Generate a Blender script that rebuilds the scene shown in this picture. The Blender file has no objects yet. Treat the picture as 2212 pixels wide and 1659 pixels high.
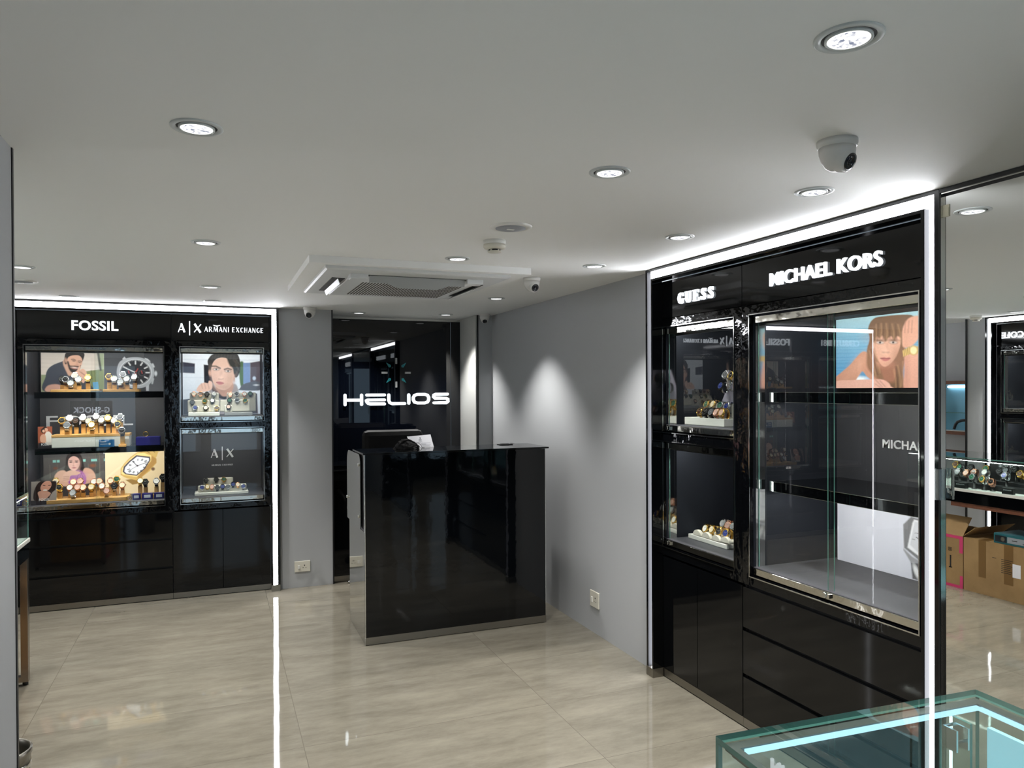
import bpy, math, random
import numpy as np
from mathutils import Matrix, Vector
R = math.radians
sc = bpy.context.scene
col = sc.collection
random.seed(7)

# ------------------------------------------------------------------ camera
F_PX, CX, CY = 1603.14, 1106.0, 852.86
cam_d = bpy.data.cameras.new('camera')
cam = bpy.data.objects.new('camera', cam_d)
col.objects.link(cam)
yaw, pitch, roll = R(21.7427), R(-0.42176), R(-0.27536)
fw = Vector((math.sin(yaw) * math.cos(pitch), math.cos(yaw) * math.cos(pitch), math.sin(pitch)))
rt = Vector((math.cos(yaw), -math.sin(yaw), 0))
up = rt.cross(fw)
rt2 = math.cos(roll) * rt + math.sin(roll) * up
up2 = -math.sin(roll) * rt + math.cos(roll) * up
M = Matrix((rt2, up2, -fw)).transposed().to_4x4()
M.translation = Vector((0, 0, 1.6))
cam.matrix_world = M
cam_d.sensor_fit = 'HORIZONTAL'
cam_d.sensor_width = 36.0
cam_d.lens = F_PX / 2212 * 36.0
cam_d.shift_y = (CY - 829.5) / 2212
cam_d.clip_start = 0.02
sc.camera = cam

# ------------------------------------------------------------------ world and exposure
w = bpy.data.worlds.new('world')
sc.world = w
w.use_nodes = True
w.node_tree.nodes['Background'].inputs[0].default_value = (0.5, 0.6, 0.7, 1)
w.node_tree.nodes['Background'].inputs[1].default_value = 0.15
sc.view_settings.view_transform = 'Standard'
sc.view_settings.look = 'None'
sc.view_settings.exposure = 1.2
sc.view_settings.gamma = 1.0
cy = sc.cycles
cy.max_bounces = 12
cy.diffuse_bounces = 4
cy.glossy_bounces = 6
cy.transmission_bounces = 6
cy.transparent_max_bounces = 32
cy.caustics_reflective = False
cy.caustics_refractive = False
cy.sample_clamp_indirect = 4.0
cy.use_denoising = True

LAMP_W = 20.0      # each ceiling spot
STRIP = 13.5        # luminous frame strips
CASE_LED = 34.0     # strips added inside the cabinets

# ------------------------------------------------------------------ colours and materials
def s2l(c):
    c = c / 255.0
    return c / 12.92 if c <= 0.04045 else ((c + 0.055) / 1.055) ** 2.4
def S(r, g, b):
    return (s2l(r), s2l(g), s2l(b), 1.0)
MATS = {}
def mat(name, color=(0.5, 0.5, 0.5, 1), rough=0.5, metal=0.0, emit=None, estr=0.0, spec=0.5, bump=None, coat=0.0):
    if name in MATS:
        return MATS[name]
    m = bpy.data.materials.new(name)
    m.use_nodes = True
    nt = m.node_tree
    b = nt.nodes['Principled BSDF']
    b.inputs['Base Color'].default_value = color
    b.inputs['Roughness'].default_value = rough
    b.inputs['Metallic'].default_value = metal
    b.inputs['Specular IOR Level'].default_value = spec
    b.inputs['Coat Weight'].default_value = coat
    if emit:
        b.inputs['Emission Color'].default_value = emit
        b.inputs['Emission Strength'].default_value = estr
    if bump:
        scale, strength, dist = bump
        n = nt.nodes.new('ShaderNodeTexNoise')
        n.inputs['Scale'].default_value = scale
        n.inputs['Detail'].default_value = 3
        tc = nt.nodes.new('ShaderNodeTexCoord')
        bp = nt.nodes.new('ShaderNodeBump')
        bp.inputs['Strength'].default_value = strength
        bp.inputs['Distance'].default_value = dist
        nt.links.new(tc.outputs['Object'], n.inputs['Vector'])
        nt.links.new(n.outputs['Fac'], bp.inputs['Height'])
        nt.links.new(bp.outputs['Normal'], b.inputs['Normal'])
    MATS[name] = m
    return m

def noise_mat(name, c1, c2, scale, rough, stretch=(1, 1, 1), spec=0.5, metal=0.0, bump=0.0, detail=6):
    m = bpy.data.materials.new(name)
    m.use_nodes = True
    nt = m.node_tree
    b = nt.nodes['Principled BSDF']
    tc = nt.nodes.new('ShaderNodeTexCoord')
    mp = nt.nodes.new('ShaderNodeMapping')
    mp.inputs['Scale'].default_value = stretch
    n = nt.nodes.new('ShaderNodeTexNoise')
    n.inputs['Scale'].default_value = scale
    n.inputs['Detail'].default_value = detail
    n.inputs['Roughness'].default_value = 0.62
    cr = nt.nodes.new('ShaderNodeValToRGB')
    cr.color_ramp.elements[0].position = 0.3
    cr.color_ramp.elements[1].position = 0.7
    cr.color_ramp.elements[0].color = c1
    cr.color_ramp.elements[1].color = c2
    L = nt.links.new
    L(tc.outputs['Object'], mp.inputs['Vector']); L(mp.outputs[0], n.inputs['Vector'])
    L(n.outputs['Fac'], cr.inputs[0]); L(cr.outputs[0], b.inputs['Base Color'])
    b.inputs['Roughness'].default_value = rough
    b.inputs['Metallic'].default_value = metal
    b.inputs['Specular IOR Level'].default_value = spec
    if bump:
        bp = nt.nodes.new('ShaderNodeBump')
        bp.inputs['Strength'].default_value = bump
        bp.inputs['Distance'].default_value = 0.002
        L(n.outputs['Fac'], bp.inputs['Height']); L(bp.outputs['Normal'], b.inputs['Normal'])
    MATS[name] = m
    return m

def emis(name, color, strength):
    if name in MATS:
        return MATS[name]
    m = bpy.data.materials.new(name)
    m.use_nodes = True
    nt = m.node_tree
    nt.nodes.clear()
    e = nt.nodes.new('ShaderNodeEmission')
    e.inputs[0].default_value = color
    e.inputs[1].default_value = strength
    o = nt.nodes.new('ShaderNodeOutputMaterial')
    nt.links.new(e.outputs[0], o.inputs[0])
    MATS[name] = m
    return m

def glass_mat(name, tint=(1, 1, 1, 1), gain=1.7, rough=0.0):
    """window glass: light passes straight through, the front face reflects by Fresnel"""
    m = bpy.data.materials.new(name)
    m.use_nodes = True
    nt = m.node_tree
    nt.nodes.clear()
    N = nt.nodes.new
    L = nt.links.new
    t = N('ShaderNodeBsdfTransparent'); t.inputs[0].default_value = tint
    g = N('ShaderNodeBsdfGlossy'); g.inputs['Roughness'].default_value = rough
    fr = N('ShaderNodeFresnel'); fr.inputs[0].default_value = 1.5
    mu = N('ShaderNodeMath'); mu.operation = 'MULTIPLY'; mu.inputs[1].default_value = gain; mu.use_clamp = True
    geo = N('ShaderNodeNewGeometry')
    inv = N('ShaderNodeMath'); inv.operation = 'SUBTRACT'; inv.inputs[0].default_value = 1.0
    m2 = N('ShaderNodeMath'); m2.operation = 'MULTIPLY'
    mx = N('ShaderNodeMixShader'); o = N('ShaderNodeOutputMaterial')
    L(fr.outputs[0], mu.inputs[0]); L(geo.outputs['Backfacing'], inv.inputs[1])
    L(mu.outputs[0], m2.inputs[0]); L(inv.outputs[0], m2.inputs[1])
    L(m2.outputs[0], mx.inputs[0]); L(t.outputs[0], mx.inputs[1]); L(g.outputs[0], mx.inputs[2])
    L(mx.outputs[0], o.inputs[0])
    MATS[name] = m
    return m

BLACK = mat('black_lacquer', S(6, 7, 9), 0.05, spec=0.42)
BLACKW = mat('black_lacquer_frame', S(6, 7, 9), 0.04, spec=0.5, bump=(9, 0.35, 0.01))
BLACKM = mat('black_matt', S(12, 12, 14), 0.45)
PANEL = mat('black_glass_panel', S(4, 6, 12), 0.015, spec=0.6)
DESKB = mat('desk_black_glass', S(5, 7, 10), 0.035, spec=0.5, bump=(14, 0.06, 0.004))
STEEL = mat('brushed_steel', S(150, 146, 138), 0.32, 1.0, bump=(60, 0.08, 0.001))
SATIN = mat('satin_channel', S(15, 16, 20), 0.6, 0.0, spec=0.2)
MIRRORSTEEL = mat('polished_steel', S(190, 190, 186), 0.05, 1.0, bump=(3, 0.05, 0.01))
CHROME = mat('chrome', S(225, 222, 212), 0.06, 1.0, bump=(7, 0.28, 0.01))
CHROMES = mat('chrome_plain', S(225, 225, 222), 0.08, 1.0)
MIRROR = mat('mirror_silver', (0.86, 0.87, 0.85, 1), 0.0, 1.0)
GLASS = glass_mat('pane_glass', (0.96, 0.98, 0.97, 1), 1.9)
GLASSG = glass_mat('counter_glass', (0.90, 0.96, 0.95, 1), 1.8)
EDGE = mat('glass_edge_green', S(92, 138, 128), 0.15, emit=None, spec=0.8)
WHITEP = mat('white_plastic', S(225, 224, 218), 0.35)
IVORY = mat('ivory_plastic', S(214, 210, 196), 0.4)
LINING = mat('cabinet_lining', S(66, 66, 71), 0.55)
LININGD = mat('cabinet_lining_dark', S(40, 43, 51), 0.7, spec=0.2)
LETTER = emis('sign_letter_white', (0.86, 0.93, 1.0, 1), 1.0)
STRIPM = emis('strip_white', (0.93, 0.95, 1.0, 1), STRIP)
LEDC = emis('case_led', (1.0, 0.97, 0.92, 1), CASE_LED)
LEDB = emis('counter_led', (0.50, 0.82, 1.0, 1), 0.75)
WHITEPAINT = mat('white_letter_paint', S(235, 235, 238), 0.5)
BAMBOO = noise_mat('bamboo', S(190, 140, 78), S(222, 178, 112), 9, 0.45, (1, 1, 9))
CARD = noise_mat('cardboard', S(148, 118, 78), S(168, 136, 92), 5, 0.8)
CARDT = mat('packing_tape', S(122, 92, 52), 0.3)
PINK = mat('pink_print', S(205, 60, 110), 0.6)
INK = mat('black_print', S(28, 26, 26), 0.6)
WOOD = noise_mat('brown_wood', S(92, 52, 34), S(120, 72, 48), 4, 0.5, (1, 8, 8))
WHITEB = mat('white_board', S(232, 230, 222), 0.35)
CREAM = mat('cream_leather', S(226, 220, 206), 0.5)
BLUEBOX = mat('blue_box', S(38, 36, 110), 0.35)
CYAN = mat('frosted_blue_board', S(168, 212, 222), 0.5, emit=S(160, 215, 230), estr=0.32)  # glow stands in for the LED light falling on the board
BLACKCLOTH = mat('black_cloth', S(20, 19, 20), 0.8, bump=(40, 0.6, 0.01))

# ------------------------------------------------------------------ mesh helpers
class MB:
    def __init__(self):
        self.v = []; self.f = []; self.m = []; self.s = []
    def add(self, vs, fs, m=0, smooth=False):
        k = len(self.v)
        self.v += [tuple(p) for p in vs]
        for f in fs:
            self.f.append(tuple(i + k for i in f)); self.m.append(m); self.s.append(smooth)
        return self
    def box(self, x0, x1, y0, y1, z0, z1, m=0):
        x0, x1 = min(x0, x1), max(x0, x1); y0, y1 = min(y0, y1), max(y0, y1); z0, z1 = min(z0, z1), max(z0, z1)
        vs = [(x0, y0, z0), (x1, y0, z0), (x1, y1, z0), (x0, y1, z0), (x0, y0, z1), (x1, y0, z1), (x1, y1, z1), (x0, y1, z1)]
        return self.add(vs, [(0, 3, 2, 1), (4, 5, 6, 7), (0, 1, 5, 4), (1, 2, 6, 5), (2, 3, 7, 6), (3, 0, 4, 7)], m)
    def lathe(self, prof, n=32, m=0, c=(0, 0, 0), axis='z', smooth=True, cap0=True, cap1=True, sweep=1.0):
        vs = []
        for r, h in prof:
            for k in range(n):
                a = 2 * math.pi * k / n
                p = (r * math.cos(a), r * math.sin(a), h)
                if axis == 'y': p = (p[0], p[2], p[1])
                elif axis == 'x': p = (p[2], p[0], p[1])
                vs.append((p[0] + c[0], p[1] + c[1], p[2] + c[2]))
        fs = []
        for j in range(len(prof) - 1):
            for k in range(n):
                a, b = j * n + k, j * n + (k + 1) % n
                f = (a, b, b + n, a + n)
                fs.append(f if axis != 'y' else f[::-1])
        self.add(vs, fs, m, smooth)
        k0 = len(self.v) - len(vs)
        if cap0 and prof[0][0] > 1e-6:
            self.f.append(tuple(range(k0 + n - 1, k0 - 1, -1)) if axis != 'y' else tuple(range(k0, k0 + n))); self.m.append(m); self.s.append(False)
        if cap1 and prof[-1][0] > 1e-6:
            e = k0 + (len(prof) - 1) * n
            self.f.append(tuple(range(e, e + n)) if axis != 'y' else tuple(range(e + n - 1, e - 1, -1))); self.m.append(m); self.s.append(False)
        return self
    def prism(self, pts, y0, y1, m=0, plane='xz'):
        """extrude an outline given in a plane along the third axis"""
        n = len(pts)
        def P(p, h):
            return (p[0], h, p[1]) if plane == 'xz' else ((p[0], p[1], h) if plane == 'xy' else (h, p[0], p[1]))
        vs = [P(p, y0) for p in pts] + [P(p, y1) for p in pts]
        area = sum(pts[i][0] * pts[(i + 1) % n][1] - pts[(i + 1) % n][0] * pts[i][1] for i in range(n))
        flip = (area < 0) != (plane == 'xz') != (y1 < y0)
        fs = [tuple(range(n))[::-1], tuple(range(n, 2 * n))] + [(i, (i + 1) % n, (i + 1) % n + n, i + n) for i in range(n)]
        if flip: fs = [f[::-1] for f in fs]
        return self.add(vs, fs, m)
    def tube(self, pts, r, n=8, m=0, closed=False):
        pts = [Vector(p) for p in pts]; vs = []; N = len(pts)
        for i, p in enumerate(pts):
            d = (pts[(i + 1) % N] - pts[i - 1]) if closed else (pts[min(i + 1, N - 1)] - pts[max(i - 1, 0)])
            d.normalize()
            a = d.orthogonal().normalized() if i == 0 else (a - d * a.dot(d)).normalized()
            b = d.cross(a)
            rr = r[i] if isinstance(r, (list, tuple)) else r
            for k in range(n):
                t = 2 * math.pi * k / n
                vs.append(p + a * math.cos(t) * rr + b * math.sin(t) * rr)
        fs = []
        for j in range(N if closed else N - 1):
            for k in range(n):
                fs.append((j * n + k, j * n + (k + 1) % n, ((j + 1) % N) * n + (k + 1) % n, ((j + 1) % N) * n + k))
        if not closed:
            fs.append(tuple(range(n - 1, -1, -1))); fs.append(tuple(range((N - 1) * n, N * n)))
        return self.add(vs, fs, m, True)
    def ribbon(self, pts, ws, y0, y1, m=0, caps=False):
        """a flat stroke in the xz plane of given widths, extruded from y0 to y1"""
        N = len(pts)
        if not isinstance(ws, (list, tuple)): ws = [ws] * N
        Lf, Rt = [], []
        for i in range(N):
            a = pts[max(i - 1, 0)]; b = pts[min(i + 1, N - 1)]
            dx, dz = b[0] - a[0], b[1] - a[1]
            l = math.hypot(dx, dz) or 1
            nx, nz = -dz / l, dx / l
            if 0 < i < N - 1:
                p0, p1, p2 = pts[i - 1], pts[i], pts[i + 1]
                d1 = (p1[0] - p0[0], p1[1] - p0[1]); l1 = math.hypot(*d1) or 1
                k = min(1.5, 1.0 / max(0.3, abs((-d1[1] * nx + d1[0] * nz) / l1)))
            else: k = 1
            Lf.append((pts[i][0] + nx * ws[i] / 2 * k, pts[i][1] + nz * ws[i] / 2 * k))
            Rt.append((pts[i][0] - nx * ws[i] / 2 * k, pts[i][1] - nz * ws[i] / 2 * k))
        for i in range(N - 1):
            self.prism([Lf[i], Rt[i], Rt[i + 1], Lf[i + 1]], y0, y1, m)
        if caps:
            for p, w_ in ((pts[0], ws[0]), (pts[-1], ws[-1])):
                self.prism([(p[0] + w_ / 2 * math.cos(2 * math.pi * k / 14), p[1] + w_ / 2 * math.sin(2 * math.pi * k / 14)) for k in range(14)], y0, y1, m)
        return self
    def move(self, mx, k0=0):
        self.v[k0:] = [tuple(mx @ Vector(p)) for p in self.v[k0:]]
        return self
    def mesh(self, name, mats):
        me = bpy.data.meshes.new(name)
        me.from_pydata(self.v, [], self.f)
        for m in (mats if isinstance(mats, (list, tuple)) else [mats]): me.materials.append(m)
        me.polygons.foreach_set('material_index', self.m)
        me.polygons.foreach_set('use_smooth', self.s)
        me.update()
        return me
    def obj(self, name, mats, parent=None, bevel=0.0, loc=None, rotz=0.0):
        o = bpy.data.objects.new(name, self.mesh(name, mats))
        col.objects.link(o)
        if parent: o.parent = parent
        if loc: o.location = loc
        if rotz: o.rotation_euler.z = rotz
        if bevel:
            b = o.modifiers.new('bevel', 'BEVEL'); b.width = bevel; b.segments = 2; b.limit_method = 'ANGLE'
        return o

def tag(o, label=None, cat=None, group=None, kind=None):
    if label: o['label'] = label
    if cat: o['category'] = cat
    if group: o['group'] = group
    if kind: o['kind'] = kind
    return o
def thing(name, label, cat, loc=(0, 0, 0), rotz=0.0, group=None):
    o = bpy.data.objects.new(name, None)
    o.empty_display_size = 0.05
    col.objects.link(o)
    o.location = loc; o.rotation_euler.z = rotz
    return tag(o, label, cat, group)
def copy_tree(o, parent=None):
    c = o.copy(); col.objects.link(c); c.parent = parent
    for ch in list(o.children): copy_tree(ch, c)
    return c
def box(name, b, m, parent=None, bevel=0.0, label=None):
    o = MB().box(*b).obj(name, m, parent, bevel)
    if label: o['label'] = label
    return o
def structure(o):
    o['kind'] = 'structure'
    return o

_font_cache = {}
def text_into(mb, s, x0, x1, z0, z1, y0, y1, m=0, weight=0.0):
    """lettering from the built-in font, fitted to a rectangle and extruded between y0 and y1"""
    key = (s, weight)
    if key not in _font_cache:
        cu = bpy.data.curves.new('t', 'FONT')
        cu.body = s; cu.size = 1.0; cu.offset = weight; cu.resolution_u = 4; cu.extrude = 0.5
        if weight: cu.space_character = 1.0 + weight * 3.0
        o = bpy.data.objects.new('t', cu); col.objects.link(o)
        dg = bpy.context.evaluated_depsgraph_get()
        me = bpy.data.meshes.new_from_object(o.evaluated_get(dg))
        _font_cache[key] = ([tuple(v.co) for v in me.vertices], [tuple(p.vertices) for p in me.polygons])
        bpy.data.objects.remove(o); bpy.data.meshes.remove(me); bpy.data.curves.remove(cu)
    vs, fs = _font_cache[key]
    xs = [v[0] for v in vs]; ys = [v[1] for v in vs]
    ax, bx, ay, by = min(xs), max(xs), min(ys), max(ys)
    out = []
    for v in vs:
        t = (v[2] + 0.5)
        out.append((x0 + (v[0] - ax) / (bx - ax) * (x1 - x0), y1 + (y0 - y1) * t, z0 + (v[1] - ay) / (by - ay) * (z1 - z0)))
    mb.add(out, fs, m)
    return mb

# ------------------------------------------------------------------ the room
H = 2.26
XR, YB = 2.295, 6.23
# floor of large polished stone tiles
def floor_material():
    m = bpy.data.materials.new('stone_tiles')
    m.use_nodes = True
    nt = m.node_tree
    N, L = nt.nodes.new, nt.links.new
    b = nt.nodes['Principled BSDF']
    geo = N('ShaderNodeNewGeometry')
    sep = N('ShaderNodeSeparateXYZ'); L(geo.outputs['Position'], sep.inputs[0])
    def mth(op, a, b_=None, clamp=False):
        n = N('ShaderNodeMath'); n.operation = op; n.use_clamp = clamp
        for i, x in enumerate((a, b_)):
            if x is None: continue
            if isinstance(x, (int, float)): n.inputs[i].default_value = x
            else: L(x, n.inputs[i])
        return n.outputs[0]
    TX, TY = 1.2, 0.6
    u = mth('DIVIDE', mth('ADD', sep.outputs[0], 0.845 + 12), TX)
    row = mth('FLOOR', u)
    v = mth('DIVIDE', mth('ADD', sep.outputs[1], 0.17 + 12), TY)
    fu = mth('FRACT', u); fv = mth('FRACT', v)
    def edge(f, T):
        d = mth('MINIMUM', f, mth('SUBTRACT', 1.0, f))
        return mth('LESS_THAN', mth('MULTIPLY', d, T), 0.0016)
    line = mth('MAXIMUM', edge(fu, TX), edge(fv, TY))
    # a shift of the vein pattern per tile
    cell = mth('ADD', mth('MULTIPLY', row, 7.31), mth('MULTIPLY', mth('FLOOR', v), 3.77))
    comb = N('ShaderNodeCombineXYZ')
    L(mth('ADD', mth('MULTIPLY', sep.outputs[0], 0.9), cell), comb.inputs[0])
    L(mth('ADD', mth('MULTIPLY', sep.outputs[1], 3.0), cell), comb.inputs[1])
    n1 = N('ShaderNodeTexNoise'); n1.inputs['Scale'].default_value = 2.4; n1.inputs['Detail'].default_value = 9; n1.inputs['Roughness'].default_value = 0.74
    L(comb.outputs[0], n1.inputs['Vector'])
    cr = N('ShaderNodeValToRGB')
    e = cr.color_ramp.elements
    e[0].position = 0.28; e[0].color = S(99, 95, 85)
    e[1].position = 0.72; e[1].color = S(133, 128, 116)
    k = e.new(0.5); k.color = S(118, 113, 102)
    L(n1.outputs['Fac'], cr.inputs[0])
    n2 = N('ShaderNodeTexNoise'); n2.inputs['Scale'].default_value = 0.9; n2.inputs['Detail'].default_value = 3
    L(geo.outputs['Position'], n2.inputs['Vector'])
    mxp = N('ShaderNodeMix'); mxp.data_type = 'RGBA'; mxp.blend_type = 'MULTIPLY'
    cr2 = N('ShaderNodeValToRGB'); cr2.color_ramp.elements[0].color = (0.86, 0.87, 0.87, 1); cr2.color_ramp.elements[1].color = (1.06, 1.04, 1.0, 1)
    L(n2.outputs['Fac'], cr2.inputs[0])
    mxp.inputs[0].default_value = 1.0
    L(cr.outputs[0], mxp.inputs[6]); L(cr2.outputs[0], mxp.inputs[7])
    mx = N('ShaderNodeMix'); mx.data_type = 'RGBA'
    L(line, mx.inputs[0]); L(mxp.outputs[2], mx.inputs[6]); mx.inputs[7].default_value = S(96, 92, 82)
    L(mx.outputs[2], b.inputs['Base Color'])
    b.inputs['Roughness'].default_value = 0.035
    b.inputs['Specular IOR Level'].default_value = 0.6
    n3 = N('ShaderNodeTexNoise'); n3.inputs['Scale'].default_value = 2.2; n3.inputs['Detail'].default_value = 2
    L(geo.outputs['Position'], n3.inputs['Vector'])
    bp = N('ShaderNodeBump'); bp.inputs['Strength'].default_value = 0.06; bp.inputs['Distance'].default_value = 0.02
    L(n3.outputs['Fac'], bp.inputs['Height']); L(bp.outputs['Normal'], b.inputs['Normal'])
    return m
FLOORM = floor_material()
CEILM = mat('ceiling_paint', S(236, 236, 233), 0.75, bump=(1.3, 0.12, 0.02))
WALLM = mat('grey_wall_paint', S(170, 172, 174), 0.7, bump=(25, 0.05, 0.002))
WALL_LIT = mat('lit_tone_wall_paint', S(190, 190, 186), 0.7)  # wall grey lightened to carry the cone of light in the niche

structure(box('floor', (-3.1, 2.45, -4.2, 6.95, -0.1, 0.0), FLOORM))
structure(box('ceiling', (-3.1, 2.45, -4.2, 6.95, H, H + 0.1), CEILM))
# right wall: solid beyond the cabinets, backing behind them
mb = MB().box(XR, 2.45, 3.585, 6.95, 0, H).box(XR, 2.45, 0.17, 0.25, 0, H).box(XR, 2.45, -4.2, -1.47, 0, H)
structure(mb.obj('wall_right', WALLM))
# back wall: piers either side of the niche
mb = MB().box(-2.56, -2.172, YB, 6.95, 0, H).box(0.472, 0.89, YB, 6.95, 0, H).box(2.165, XR, YB, 6.95, 0, H)
structure(mb.obj('wall_back', WALLM))
mb = MB().box(0.886, 0.897, YB - 0.004, 6.7, 0, H)
structure(mb.obj('trim_1', BLACKM))
mb = MB().box(2.155, 2.165, YB - 0.004, 6.245, 0, H)
structure(mb.obj('trim_2', BLACKM))
mb = MB().box(2.145, 2.164, 6.246, 6.72, 0, H)
structure(mb.obj('wall_niche', WALL_LIT))
# left wall with a pilaster and a recess
mb = MB().box(-2.7, -2.56, 5.075, 6.95, 0, H)
structure(mb.obj('wall_left', WALLM))
mb = MB().box(-2.56, -2.29, 4.885, 5.065, 0, H)
structure(mb.obj('wall_pilaster', WALLM))
mb = MB().box(-2.54, -2.275, 5.066, 5.078, 0, H)
structure(mb.obj('trim_3', BLACKM))
mb = MB().box(-3.1, -2.93, 2.97, 4.885, 0, H).box(-3.1, -2.28, -4.2, 2.975, 0, H).box(-3.1, -2.56, 4.876, 5.075, 0, H)
structure(mb.obj('wall_far_left', WALLM))
# short wing wall close to the camera on the left
mb = MB().box(-0.82, -0.51, -0.6, 2.366, 0, H)
structure(mb.obj('wall_wing', WALLM))
mb = MB().box(-0.822, -0.507, 2.366, 2.38, 0, H)
structure(mb.obj('trim_4', BLACKM))
# front of the shop behind the camera, with daylight panes
mb = MB().box(-2.28, 2.45, -4.2, -4.0, 0, 0.35).box(-2.28, 2.45, -4.2, -4.0, 2.1, H)
for x in (-2.4, -1.5, -0.3, 0.9, 2.25):
    mb.box(x, x + 0.2, -4.2, -4.0, 0.35, 2.1)
structure(mb.obj('wall_front', BLACKM))
DAY = emis('daylight_pane', (0.55, 0.78, 1.0, 1), 0.45)
for i, x in enumerate((-2.2, -1.3, -0.1, 1.1)):
    wdw = structure(MB().box(x, x + 0.9 if i < 3 else 2.25, -4.12, -4.1, 0.35, 2.1).obj('window_%d' % (i + 1), DAY))

# dropped ceiling box that carries the cassette unit
structure(MB().box(0.425, 1.60, 3.72, 4.87, H - 0.036, H - 0.0005).obj('trim_5', CEILM))

# ------------------------------------------------------------------ ceiling fittings
SPOTS = [(-0.04, 2.019), (1.111, 1.066), (1.116, 1.989), (1.869, 1.941), (-0.038, 3.567), (1.132, 3.57), (1.875, 2.727),
         (1.887, 3.532), (-0.945, 4.599), (-0.027, 5.075), (-0.942, 5.92), (-0.022, 5.881), (1.133, 6.349), (1.875, 6.257),
         (1.887, 5.029), (-1.04, 3.62), (-2.0, 4.40), (1.88, 0.2), (1.11, -0.6), (0.0, 0.2), (-1.6, 2.0), (0.4, -2.2), (1.88, -1.6)]
RING = mat('downlight_ring', S(196, 200, 198), 0.4)
HOLE = mat('downlight_gap', S(30, 32, 32), 0.6)
def facet_mat():
    m = bpy.data.materials.new('reflector_lens')
    m.use_nodes = True
    nt = m.node_tree; nt.nodes.clear()
    N, L = nt.nodes.new, nt.links.new
    tc = N('ShaderNodeTexCoord'); vo = N('ShaderNodeTexVoronoi'); vo.inputs['Scale'].default_value = 150
    cr = N('ShaderNodeValToRGB')
    cr.color_ramp.elements[0].position = 0.1; cr.color_ramp.elements[0].color = (0.16, 0.18, 0.25, 1)
    cr.color_ramp.elements[1].position = 0.55; cr.color_ramp.elements[1].color = (1, 1, 1, 1)
    e = N('ShaderNodeEmission'); e.inputs[1].default_value = 0.62
    o = N('ShaderNodeOutputMaterial')
    L(tc.outputs['Object'], vo.inputs['Vector']); L(vo.outputs['Color'], cr.inputs[0])
    L(cr.outputs[0], e.inputs[0]); L(e.outputs[0], o.inputs[0])
    return m
LENS = facet_mat()
LENSRIM = emis('lens_rim', (1, 1, 1, 1), 0.9)
def make_downlight():
    t = thing('downlight', '', 'ceiling light')
    prof = [(0.0625, 0.0), (0.0625, -0.003), (0.060, -0.0045), (0.050, -0.004), (0.048, 0.0)]
    MB().lathe(prof, 48, cap0=False, cap1=False).obj('trim_ring', RING, t)
    MB().lathe([(0.0485, -0.0005), (0.0485, -0.001), (0.0, -0.0011)], 40, smooth=False).obj('recess', HOLE, t)
    MB().lathe([(0.043, -0.0012), (0.0432, -0.006), (0.040, -0.007), (0.038, -0.0055)], 40, cap0=False, cap1=False).obj('gimbal_ring', RING, t)
    l = MB().lathe([(0.0385, -0.005), (0.037, -0.0065), (0.033, -0.006)], 40, m=1, cap0=False, cap1=False)
    l.lathe([(0.033, -0.006), (0.018, -0.0045), (0.0, -0.004)], 40, m=0)
    l.obj('lamp', [LENS, LENSRIM], t)
    return t
def order_name(i):
    return ('nearest to the camera', 'second from the camera', 'third from the camera', 'fourth from the camera', 'fifth from the camera', 'sixth from the camera')[i]
cols = {}
for x, y in SPOTS:
    key = 'far left wall' if x < -1.5 else 'left aisle' if x < -0.5 else 'middle aisle' if x < 0.6 else 'desk' if x < 1.5 else 'right wall'
    cols.setdefault(key, []).append((y, x))
proto = None
for key, L_ in cols.items():
    L_.sort()
    L_ = [p for p in L_ if p[0] > 0.9] + [p for p in L_ if p[0] <= 0.9]
    nvis = sum(1 for p in L_ if p[0] > 0.9)
    for i, (y, x) in enumerate(L_):
        if proto is None:
            proto = make_downlight(); o = proto
        else: o = copy_tree(proto)
        o.location = (x, y, H)
        if y > 0.9:
            o['label'] = 'round recessed downlight %s in the row over the %s' % (order_name(i), key)
        else:
            o['label'] = 'round recessed downlight behind the camera in the row over the %s, place %s' % (key, ('one', 'two', 'three')[i - nvis])
        o['category'] = 'ceiling light'; o['group'] = 'recessed ceiling downlights'
        ld = bpy.data.lights.new('lamp_light', 'SPOT')
        ld.energy = LAMP_W; ld.spot_size = R(94); ld.spot_blend = 0.7; ld.shadow_soft_size = 0.03
        ld.color = (1.0, 0.985, 0.96)
        lo = bpy.data.objects.new('lamp_light', ld); col.objects.link(lo)
        lo.parent = o; lo.location = (0, 0, -0.02)

# ceiling speaker
GRILLE = mat('speaker_mesh_grey', S(150, 152, 156), 0.6)
def speaker(x, y, label):
    t = thing('ceiling_speaker', label, 'speaker', (x, y, H))
    MB().lathe([(0.088, 0), (0.088, -0.003), (0.080, -0.006), (0.062, -0.007), (0.061, -0.003)], 48, cap0=False, cap1=False).obj('bezel', WHITEP, t)
    MB().lathe([(0.0615, -0.001), (0.0612, -0.008), (0.04, -0.010), (0.0, -0.011)], 48).obj('grille', GRILLE, t)
    MB().box(-0.015, 0.015, -0.006, 0.006, -0.0125, -0.009).obj('badge', WHITEP, t)
speaker(1.116, 2.805, 'round flush ceiling speaker with grey mesh, in front of the smoke detector')
speaker(-1.076, 5.198, 'round flush ceiling speaker half hidden by the wing wall at left')

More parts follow.
